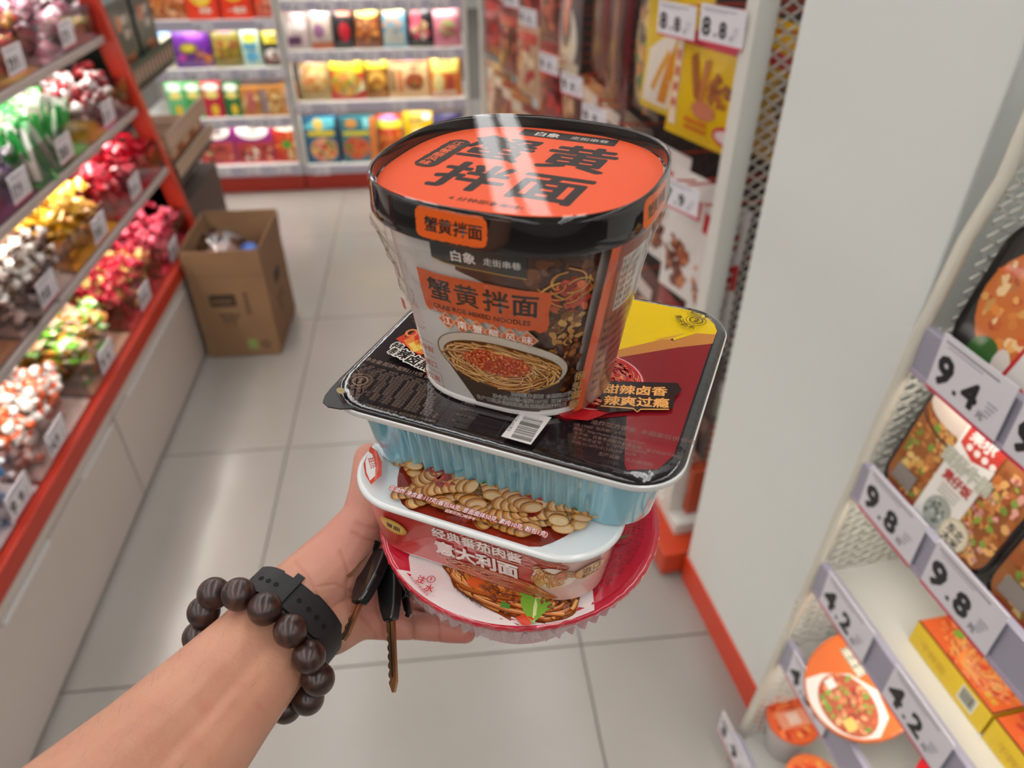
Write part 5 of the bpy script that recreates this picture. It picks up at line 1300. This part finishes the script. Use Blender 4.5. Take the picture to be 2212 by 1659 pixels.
# ---- red noodle bowl
bowl = thing('noodle_bowl', 'round red lidded noodle bowl with pleated pink sides, bottom of the held stack', 'noodle bowl', (.0354, .304, 1.1426), SR)
mb = MB(); seg = 60*6; rings = []
for r_, z, am in ((.046, 0, 0), (.0495, .0012, 0), (.0540, .015, 0), (.0590, .0290, 0), (.0605, .0315, .0), (.0700, .0330, .0085), (.0735, .0365, .0070), (.0755, .0470, .0050), (.0775, .0535, .0028), (.0792, .0565, .0004), (.0797, .0600, 0)):
    rings.append([((r_-am*abs(((j/6) % 1)*2-1))*cos(2*pi*j/seg), (r_-am*abs(((j/6) % 1)*2-1))*sin(2*pi*j/seg), z) for j in range(seg)])
mb.loft(rings, hx('d8a0a8'), True, True)
mb.obj('bowl_body', pmat('pink_white_plastic', 'cf98a0', .3, coat=.3, sss=(.4, (1, .4, .4), .008), noise=(9, 2, 'dcb4b8', .6)), bowl, smooth=True, angle=35)
M_BLID = pmat('red_lid_film', None, .2, coat=.9, crough=.05, bump=(24, .10, .002, 2))
mb = MB()
rg = random.Random(4); prof = [(.0770, .0590), (.0815, .0592), (.0828, .0604), (.0828, .0630), (.0820, .0639), (.0800, .0643), (.070, .0643)]
rings = []
for q, (r_, z) in enumerate(prof):
    rings.append([((r_+(.0002*sin(j*1.7)+.0002*sin(j*3.1+q) if 1 < q < 5 else 0))*cos(2*pi*j/180), (r_+(.0002*sin(j*1.7)+.0002*sin(j*3.1+q) if 1 < q < 5 else 0))*sin(2*pi*j/180), z+(.00015*sin(j*2.3) if 1 < q < 5 else 0)) for j in range(180)])
mb.loft(rings, hx('c41a34'), False, True)
ob = mb.obj('bowl_lid', M_BLID, bowl, smooth=True, angle=70)
cv = Cv(step=1.0e-5, base=2.5e-4)
def lidz(x, y, h):
    r_ = hypot(x, y)
    return (x, y, (.0643 if r_ < .080 else .0643-.0004*(r_-.080)/.002)+h)
cv.poly([(.0785*cos(2*pi*k/72), .0785*sin(2*pi*k/72)) for k in range(72)], 'c81230')
arc = [(.0816*cos(radians(a)), .0816*sin(radians(a))) for a in range(-124, -37, 3)]
cv.poly(arc+[(x*mm, y*mm) for x, y in ((58, -41), (53.4, -37.3), (44, -30), (20, -22), (-20, -30), (-40, -42), (-44.8, -51.5), (-43.4, -58), (-37.8, -66.3))], 'ead9d6')
nz = [(x*mm, y*mm) for x, y in ((-30, -45), (-23, -57), (-12, -64), (5, -71), (29, -76), (45, -67), (54, -56), (53, -47), (44, -36), (10, -34))]
cv.poly(nz, '8a4018')
strands(cv, rn, .016, -.0535, .0375, .0185, 260, .0021, ('e08838', 'd07428', 'e89a48', 'c06420', 'd88030'), rot=-.05, dark='7a3410', length=(.5, 1.5))
for x_, y_, sx_, c_ in ((-1.5, -60.7, 5.2, 'e0602a'), (31.5, -72.4, 4.6, 'd84a2c'), (18, -52, 4, 'e06a34')):
    cv.poly([((x_+sx_*a)*mm, (y_+sx_*b)*mm) for a, b in ((-1, -.3), (-.2, .8), (1, .4), (.8, -.5), (0, -.8))], c_)
cv.poly([(x*mm, y*mm) for x, y in ((23, -58), (27, -57), (32, -58.5), (38, -57), (43, -60), (40, -64), (38, -69), (36, -73.5), (31, -70), (27, -66), (25, -62))], '7cb03a')
cv.poly([(x*mm, y*mm) for x, y in ((32, -58), (34.5, -62), (36, -68), (36.6, -73), (34.8, -70), (33, -64))], 'd8e09c')
cv.poly([(x*mm, y*mm) for x, y in ((16.5, -66.5), (21.5, -66.8), (22, -70), (17, -70.4))], '4c8c34')
bits(cv, rn, .014, -.062, .012, .006, 40, .0014, ('8a4a2c', 'a85a34', '6a3018'))
bits(cv, rn, .042, -.056, .008, .006, 30, .0014, ('6a3018', '8a4a2c', '4a2010'))
cv.text('①', -.0240, -.0702, .0056, 'c82030', .01, align='c')
cv.text('注', -.0312, -.0722, .0050, 'c82030', .02); cv.text('水', -.0246, -.0757, .0050, 'c82030', .02)
cv.text('内沿线可放调味包', -.0352, -.0718, .0020, 'c83040', .006, rot=-.46)
cv.text('“干吃”是指干拌吃法', -.0118, -.0688, .0024, '4a4440', .004, rot=-.30)
# bar code patch and icon near the left edge
bx = [(-65.5, -32.5), (-67.5, -41), (-51.5, -49), (-47, -40)]
cv.poly([(x*mm, y*mm) for x, y in bx], 'f0e4e4')
for k in range(15):
    f = k/15; a = (-64.5+12.5*f, -35.2-5.4*f); cv.line([(a[0]*mm, a[1]*mm), ((a[0]-.9)*mm, (a[1]-5.6)*mm)], .00042 if k % 3 else .0007, '2a2a2a', 0)
cv.h += 1e-5
cv.rrect(-.0540, -.0535, -.0470, -.0480, .0004, '2a1c1e', rot=-.35); cv.rrect(-.0532, -.0528, -.0502, -.0488, .0003, 'd0c0c0', rot=-.35)
# rows of ingredients along the right arc
ing2 = '配料：面饼（小麦粉、棕榈油、食用盐、谷朊粉）酱料包（植物油、豆瓣酱、白砂糖）'
for q, r_ in enumerate((.0742, .0716, .0690, .0664, .0638)):
    a = -36+2*q
    for k in range(30):
        ch = ing2[(k+7*q) % len(ing2)]
        an = radians(a+2.1*k)
        cv.text(ch, r_*cos(an), r_*sin(an), .0022, '5a1020', 0, rot=an+pi/2, res=1)
cv.poly([(x*mm, y*mm) for x, y in ((52, -14), (60, -6), (66, -1), (67, 1.5), (58, -4.5), (50, -12))], '6a5a20')
cv.poly([(x*mm, y*mm) for x, y in ((46, -14), (56, -4), (60, 3), (52, 1), (44, -8))], 'e8c8c0')
cv.obj('lid_print', lidz, M_BLID, bowl, cutx=.006, cuty=.006, smooth=True)
# clear wrap crinkled round the near edge
mb = MB(); rings = []; rg = random.Random(6)
for k in range(9):
    f = k/8; rr = []
    for j in range(110):
        an = radians(188+130*j/109); fade = min(1, j/12, (109-j)/12)
        r_ = .0833-.0042*f+fade*(.0006*sin(j*.9+3*f)+.0008*sin(j*2.1-5*f)*f+rg.uniform(-.0003, .0003))
        rr.append((r_*cos(an), r_*sin(an), .0650-.017*f*(.5+.5*fade)+.0006*sin(j*1.3)*f))
    rings.append(rr)
mb.loft(rings, (1, 1, 1, 1), False, False, closed=False)
mb.obj('film_edge', M_FILM, bowl, smooth=True)
# ------------------------------------------------------------------ hand, wrist wear, keys
def capsule(mb, p0, r0, p1, r1, seg=18, col=(.8, .6, .5, 1)):
    p0, p1 = Vector(p0), Vector(p1); d = (p1-p0).normalized()
    a = d.cross(Vector((0, 0, 1)) if abs(d.z) < .9 else Vector((1, 0, 0))).normalized(); b = d.cross(a)
    rings = []
    for k in range(1, 5):
        an = pi/2*(1-k/4); rings.append((p0-d*r0*sin(an), r0*cos(an)))
    for k in range(1, 6): rings.append((p0.lerp(p1, k/5), r0+(r1-r0)*k/5))
    for k in range(1, 4):
        an = pi/2*k/4; rings.append((p1+d*r1*sin(an), r1*cos(an)))
    mb.loft([[c+a*r*cos(2*pi*j/seg)+b*r*sin(2*pi*j/seg) for j in range(seg)] for c, r in rings], col)
AX = Vector((.5339, .8442, -.0485)); PE = Vector((-.6908, .4685, .5508)); VD = Vector((-.4877, .2605, -.8332))
hand = MB()
E_, F1, F2, W_, W2 = (Vector(p) for p in ((-.180, .092, 1.222), (-.1505, .1880, 1.1729), (-.1345, .2272, 1.1607), (-.1187, .2559, 1.1561), (-.1010, .2801, 1.1576)))
def pair(pa, ra, oa, pb, rb, ob):
    for k in (-1, 1): capsule(hand, pa+PE*oa*k, ra, pb+PE*ob*k, rb)
ELB, SHO = Vector((-.222, -.010, 1.245)), Vector((-.270, -.200, 1.400))
capsule(hand, SHO, .052, ELB, .044); pair(ELB, .038, .008, E_, .034, .011)
pair(E_, .034, .011, F1, .0290, .0085)
pair(F1, .0290, .0085, F2, .0255, .0080)
pair(F2, .0255, .0080, W_, .0228, .0078)
pair(W_, .0228, .0078, W2, .0218, .0078)
T0, T1, T2, T3, T4 = (Vector(p) for p in ((-.0906, .2945, 1.1669), (-.0735, .3055, 1.1770), (-.0590, .3190, 1.1905), (-.0560, .3330, 1.2030), (-.0560, .3540, 1.2110)))
PA, PB, PC = (Vector(p) for p in ((-.0829, .2855, 1.1454), (-.0674, .2928, 1.1389), (-.0720, .3060, 1.1480)))
K5, K5b, K5c, K5d = (Vector(p) for p in ((-.0497, .2874, 1.1320), (-.0273, .2809, 1.1330), (-.0120, .2765, 1.1336), (-.0015, .2729, 1.1346)))
W2u, W2l = W2+PE*.0078, W2-PE*.0078
capsule(hand, W2u, .0218, T0, .0220); capsule(hand, T0, .0220, T1, .0205); capsule(hand, T1, .0205, T2, .0158)
capsule(hand, T2, .0150, T3, .0122); capsule(hand, T3, .0122, T4, .0098)
capsule(hand, W2l, .0218, PA, .0235); capsule(hand, PA, .0235, PB, .0185)
capsule(hand, W2, .0218, PC, .0160); capsule(hand, PA, .0200, T0, .0200); capsule(hand, PC, .016, PB, .017)
capsule(hand, PB, .0185, K5, .0118)
capsule(hand, K5, .0112, K5b, .0084); capsule(hand, K5b, .0086, K5c, .0080); capsule(hand, K5c, .0081, K5d, .0070)
for k, (y, L) in enumerate(((.303, .070), (.319, .078), (.335, .072))):     # ring, middle and index finger under the bowl
    m0 = Vector((-.046, y, 1.1300)); m1 = m0+Vector((.038, -.003, 0)); m2 = m0+Vector((.038+L*.35, -.005, .0015)); m3 = m0+Vector((.038+L*.58, -.007, .0030))
    capsule(hand, PC if k else PB, .016, m0, .0108); capsule(hand, m0, .0105, m1, .0086); capsule(hand, m1, .0088, m2, .0080); capsule(hand, m2, .0081, m3, .0068)
capsule(hand, T1, .014, Vector((-.046, .335, 1.1310)), .0105)
tmp = hand.obj('tmp_hand', M_PLAIN)
md = tmp.modifiers.new('r', 'REMESH'); md.mode = 'VOXEL'; md.voxel_size = .0012
md = tmp.modifiers.new('s', 'SMOOTH'); md.factor = .5; md.iterations = 12
dg = bpy.context.evaluated_depsgraph_get()
hme = bpy.data.meshes.new_from_object(tmp.evaluated_get(dg)); hme.name = 'person'
bpy.data.objects.remove(tmp)
hme.polygons.foreach_set('use_smooth', [True]*len(hme.polygons))
for nm in [a.name for a in hme.attributes if a.name == 'Col']: hme.attributes.remove(hme.attributes[nm])
ca = hme.attributes.new('Col', 'FLOAT_COLOR', 'POINT')
arm_c, palm_c, red_c = hx('cf987c'), hx('d09280'), hx('bf665a')
spots = ((-.1290, .2050, 1.1850, .0035), (-.1215, .1995, 1.1760, .0016), (-.1262, .1925, 1.1760, .0015), (-.1440, .1990, 1.1900, .0040), (-.1080, .2150, 1.1700, .0020), (-.1400, .2230, 1.1850, .0012), (-.1150, .1880, 1.1650, .0014), (-.1500, .1840, 1.1980, .0020))
VW = Vector((-0.1466, 0.6134, -0.7761))
creases = [[Vector((-0.0873, 0.2912, 1.1662)), Vector((-0.0775, 0.2912, 1.1676)), Vector((-0.0675, 0.2879, 1.1644))],
    [Vector((-0.0811, 0.2833, 1.1563)), Vector((-0.0753, 0.2850, 1.1594)), Vector((-0.0691, 0.2857, 1.1612))],
    [Vector((-0.0529, 0.2799, 1.1556)), Vector((-0.0504, 0.2738, 1.1477)), Vector((-0.0502, 0.2680, 1.1398))],
    [Vector((-0.0735, 0.3027, 1.1838)), Vector((-0.0695, 0.2949, 1.1736)), Vector((-0.0716, 0.2860, 1.1612)), Vector((-0.0686, 0.2774, 1.1499))],
    [Vector((-0.1003, 0.3013, 1.1782)), Vector((-0.0930, 0.2956, 1.1714)), Vector((-0.0877, 0.2876, 1.1613))],
    [Vector((-0.0319, 0.2761, 1.1533)), Vector((-0.0321, 0.2662, 1.1397))],
    [Vector((-0.0162, 0.2736, 1.1521)), Vector((-0.0164, 0.2640, 1.1390))],
    [Vector((-0.0653, 0.3085, 1.1928)), Vector((-0.0578, 0.3052, 1.1894)), Vector((-0.0517, 0.3038, 1.1883))],
    [Vector((-0.0627, 0.3115, 1.1973)), Vector((-0.0546, 0.3090, 1.1950)), Vector((-0.0490, 0.3085, 1.1950))],
    [Vector((-0.0634, 0.2785, 1.1522)), Vector((-0.0582, 0.2746, 1.1477)), Vector((-0.0546, 0.2693, 1.1409))],
    ]
def crease(p):
    best = 9
    for pl in creases:
        for a, b in zip(pl, pl[1:]):
            ab = b-a; ab -= VW*ab.dot(VW); ap = p-a; ap = ap-VW*ap.dot(VW)
            t = max(0, min(1, ap.dot(ab)/max(1e-9, ab.dot(ab)))); best = min(best, (ap-ab*t).length)
    return best
cols = []
moves = []
for v in hme.vertices:
    p = v.co; t = min(1, max(0, ((p-W2).dot(AX)+.005)/.04))
    c = mixc(arm_c, palm_c, t)
    r1 = min((p-K5d).length/.03, (p-K5).length/.02, (p-PB).length/.026, 1.0)
    c = mixc(c, red_c, .75*max(0, 1-r1))
    for x, y, z, r in spots:
        q = sqrt((p.x-x)**2+(p.y-y)**2+((p.z-z)*.35)**2)/r
        if q < 1.6: c = mixc(c, hx('c8786a'), .55*max(0, 1-q/1.6))
    if t > .2 and v.normal.dot(VW) < .2:
        q = crease(p)
        if q < .0042:
            f = exp(-(q/.0009)**2)
            c = mixc(c, hx('a8503f'), .36*f); moves.append((v.index, v.normal*(-.0005*f)))
    cols += c
ca.data.foreach_set('color', cols)
for i, m in moves: hme.vertices[i].co += m
M_SKIN = pmat('skin', None, .46, noise=(70, 5, 'c98672', .32), bump=(300, .4, .0008, 5), sss=(.25, (1, .35, .2), .004), spec=.4)
hme.materials.clear(); hme.materials.append(M_SKIN)
person = tag(link('person', hme), 'bare left forearm and open palm held up under the stack of noodles', 'person')
# short dark hairs on the forearm
rh = random.Random(9); mb = MB()
vs = [v for v in hme.vertices if (v.co-F1).dot(AX) > -.05 and (v.co-W_).dot(AX) < -.014]
for k in range(420):
    v = rh.choice(vs)
    if v.normal.dot(PE) < rh.uniform(-.3, .75): continue
    p, n = v.co, v.normal
    d = (n*.55+AX*rh.uniform(.5, 1.0)+PE*rh.uniform(-.3, .3)).normalized(); L = rh.uniform(.003, .007)
    q = p+d*L*.5+n*L*.08; e = p+d*L
    s_ = d.cross(n).normalized()*.00004
    mb.add([p-s_, p+s_, q+s_*.8, q-s_*.8, e], [(0, 1, 2, 3), (3, 2, 4)], hx('3a2418'))
hair = mb.obj('arm_hair', pmat('dark_hair', '3a2418', .5), person); tag(hair, kind='stuff')
# palm and finger creases are tinted dark red in the vertex colour

# watch strap
watch = thing('wristwatch', 'black rubber watch strap with a row of holes on the inner wrist', 'watch', tuple(W_.lerp(W2, .80)))
M_RUB = pmat('black_rubber', '242223', .48, spec=.4)
def strap(phi0, phi1, a, b, wd, th, n=72, shift=0.0, roundend=False, name='strap'):
    mb = MB(); rings = []
    for k in range(n+1):
        ph = radians(phi0+(phi1-phi0)*k/n)
        c = PE*a*cos(ph)+VD*b*sin(ph); nn = (PE*cos(ph)/a+VD*sin(ph)/b).normalized()
        w_ = wd/2
        if roundend:
            f = min(k, n-k)/n*(phi1-phi0 if phi1 > phi0 else phi0-phi1)/16
            if k > n/2 and f < 1: w_ *= sqrt(max(.02, 1-(1-f)**2))
        off = AX*shift
        rings.append([c+off-AX*w_+nn*0, c+off-AX*(w_-th*.4)+nn*th, c+off+AX*(w_-th*.4)+nn*th, c+off+AX*w_+nn*0, c+off+AX*(w_-th)-nn*.0006, c+off-AX*(w_-th)-nn*.0006])
    mb.loft(rings, hx('242223'), True, True)
    return mb.obj(name, M_RUB, watch, smooth=True, angle=40)
st = strap(0, 360, .0318, .0238, .0235, .0022)
tail = strap(-20, -128, .0338, .0259, .0190, .0016, roundend=True, name='strap_tail')
kp = strap(-66, -74, .0356, .0278, .0250, .0018, n=6, name='strap_keeper')
for k, ph in enumerate((-36, -46, -56, -84, -96, -107, -118)):
    p = radians(ph); c = PE*.0339*cos(p)+VD*.0260*sin(p); nn = (PE*cos(p)/.0338+VD*sin(p)/.0259).normalized()
    u = AX; v_ = nn.cross(u).normalized(); mb = MB()
    mb.loft([[c+nn*.0010+u*.0016*cos(2*pi*j/14)+v_*.0016*sin(2*pi*j/14) for j in range(14)], [c+nn*.00165+u*.0016*cos(2*pi*j/14)+v_*.0016*sin(2*pi*j/14) for j in range(14)]], hx('050505'))
    mb.obj('strap_hole', pmat('hole_black', '050405', .9), tail)
mb = MB(); c = VD*.0290
mb.box(-.017, .017, -.021, .021, -.005, .005, hx('141414'))
Mx = Matrix((PE, AX, VD)).transposed().to_4x4(); Mx.translation = c; mb.xf(Mx)
mb.obj('watch_case', M_BLACK, watch, bevel=.003)

# bead bracelet
BEADS = ((-.1431, .2803, 1.1817), (-.1254, .2703, 1.1914), (-.1095, .2600, 1.1902), (-.0961, .2507, 1.1817), (-.0874, .2426, 1.1685), (-.0846, .2392, 1.1515), (-.0930, .2385, 1.1345), (-.1078, .2415, 1.1230), (-.1240, .2475, 1.1180), (-.1400, .2550, 1.1245), (-.1510, .2630, 1.1390), (-.1552, .2700, 1.1570), (-.1505, .2765, 1.1710))
brac = thing('bead_bracelet', 'bracelet of large round dark brown wooden beads on the wrist', 'bracelet', tuple(W_))
M_WOOD = pmat('dark_wood', '402721', .34, coat=.3, crough=.2, wave=(60, '281814'), noise=(120, 3, '503228', .4))
bm_ = MB().ball((0, 0, 0), .0092, 40, 24).mesh('bead', M_WOOD, True)
rb = random.Random(3)
for p in BEADS:
    link('bead', bm_, brac, Vector(p)-W_, (rb.uniform(0, 6), rb.uniform(0, 6), rb.uniform(0, 6)))
cordo = MB().tube([Vector(p)-W_ for p in BEADS], .0008, 6, closed=True).obj('cord', pmat('cord', '1a1210', .8), brac)

# keys
M_KEY = pmat('key_brass', 'c49a74', .28, metal=1.0); M_KEYB = pmat('key_head_plastic', '101011', .3, coat=.3)
M_STEEL = pmat('key_steel', '9a948e', .25, metal=1.0)
def key(label, top, tip, side, hl, hw, bw, mat):
    top, tip = Vector(top), Vector(tip)
    d = (tip-top).normalized(); s_ = (Vector(side)-d*Vector(side).dot(d)).normalized(); n = d.cross(s_)
    k = thing('door_key', label, 'key', tuple(top), group='keys dangling from the hand')
    L = (tip-top).length
    mb = MB(); pts = []
    for a, b in ((0, .55), (.04, .85), (.15, 1), (.5, 1), (.8, .8), (.95, .55), (1, .42)): pts.append((a*hl, b*hw/2))
    out = [d*a+s_*b for a, b in pts]+[d*a-s_*b for a, b in reversed(pts)]
    mb.loft([[p*1.0-n*.0032 for p in out], [p+n*.0032 for p in out]], hx('101011'))
    mb.obj('key_head', M_KEYB, k, bevel=.0012)
    mb = MB(); pr = [(hl*.9, bw/2), (L*.93, bw/2), (L, bw*.12)]; out = [d*a+s_*b for a, b in pr]
    nb = [d*L-s_*bw*.12]; st_ = L*.93
    while st_ > hl+.006:
        nb += [d*st_-s_*bw*.5, d*(st_-.0016)-s_*bw*.28, d*(st_-.0034)-s_*bw*.5]; st_ -= .0048
    nb.append(d*hl*.9-s_*bw/2)
    o_ = out+nb
    mb.loft([[p-n*.0009 for p in o_], [p+n*.0009 for p in o_]], (.6, .5, .4, 1))
    bl = mb.obj('key_blade', mat, k)
    mb = MB(); mb.loft([[d*hl+s_*bw*.12-n*.00095, d*(L*.9)+s_*bw*.12-n*.00095, d*(L*.9)-s_*bw*.05-n*.00095, d*hl-s_*bw*.05-n*.00095], [d*hl+s_*bw*.12+n*.00095, d*(L*.9)+s_*bw*.12+n*.00095, d*(L*.9)-s_*bw*.05+n*.00095, d*hl-s_*bw*.05+n*.00095]], (.3, .25, .2, 1))
    mb.obj('groove', pmat('key_groove', '4a3828', .4, metal=1.0), bl)
    return k
key('long brass door key with black head hanging straight down from the hand', (-0.0450, 0.2989, 1.1826), (-0.0426, 0.2282, 1.1493), (0.0450, -0.0303, 0.0277), 0.04, 0.016, 0.0058, M_KEY)
key('brass door key with black head slanting across the palm', (-0.0493, 0.3002, 1.1837), (-0.0694, 0.2509, 1.1681), (0.0236, -0.0568, 0.0226), 0.034, 0.019, 0.006, M_KEY)
key('reddish brass key mostly hidden behind the black key heads', (-0.0520, 0.3067, 1.1871), (-0.0678, 0.2850, 1.1808), (0.0265, -0.0355, 0.0232), 0.008, 0.006, 0.0045, M_KEY)
key('short steel key behind the hanging brass key', (-0.0375, 0.2884, 1.1710), (-0.0336, 0.2673, 1.1614), (0.0366, -0.0142, 0.0128), 0.012, 0.008, 0.0045, M_STEEL)
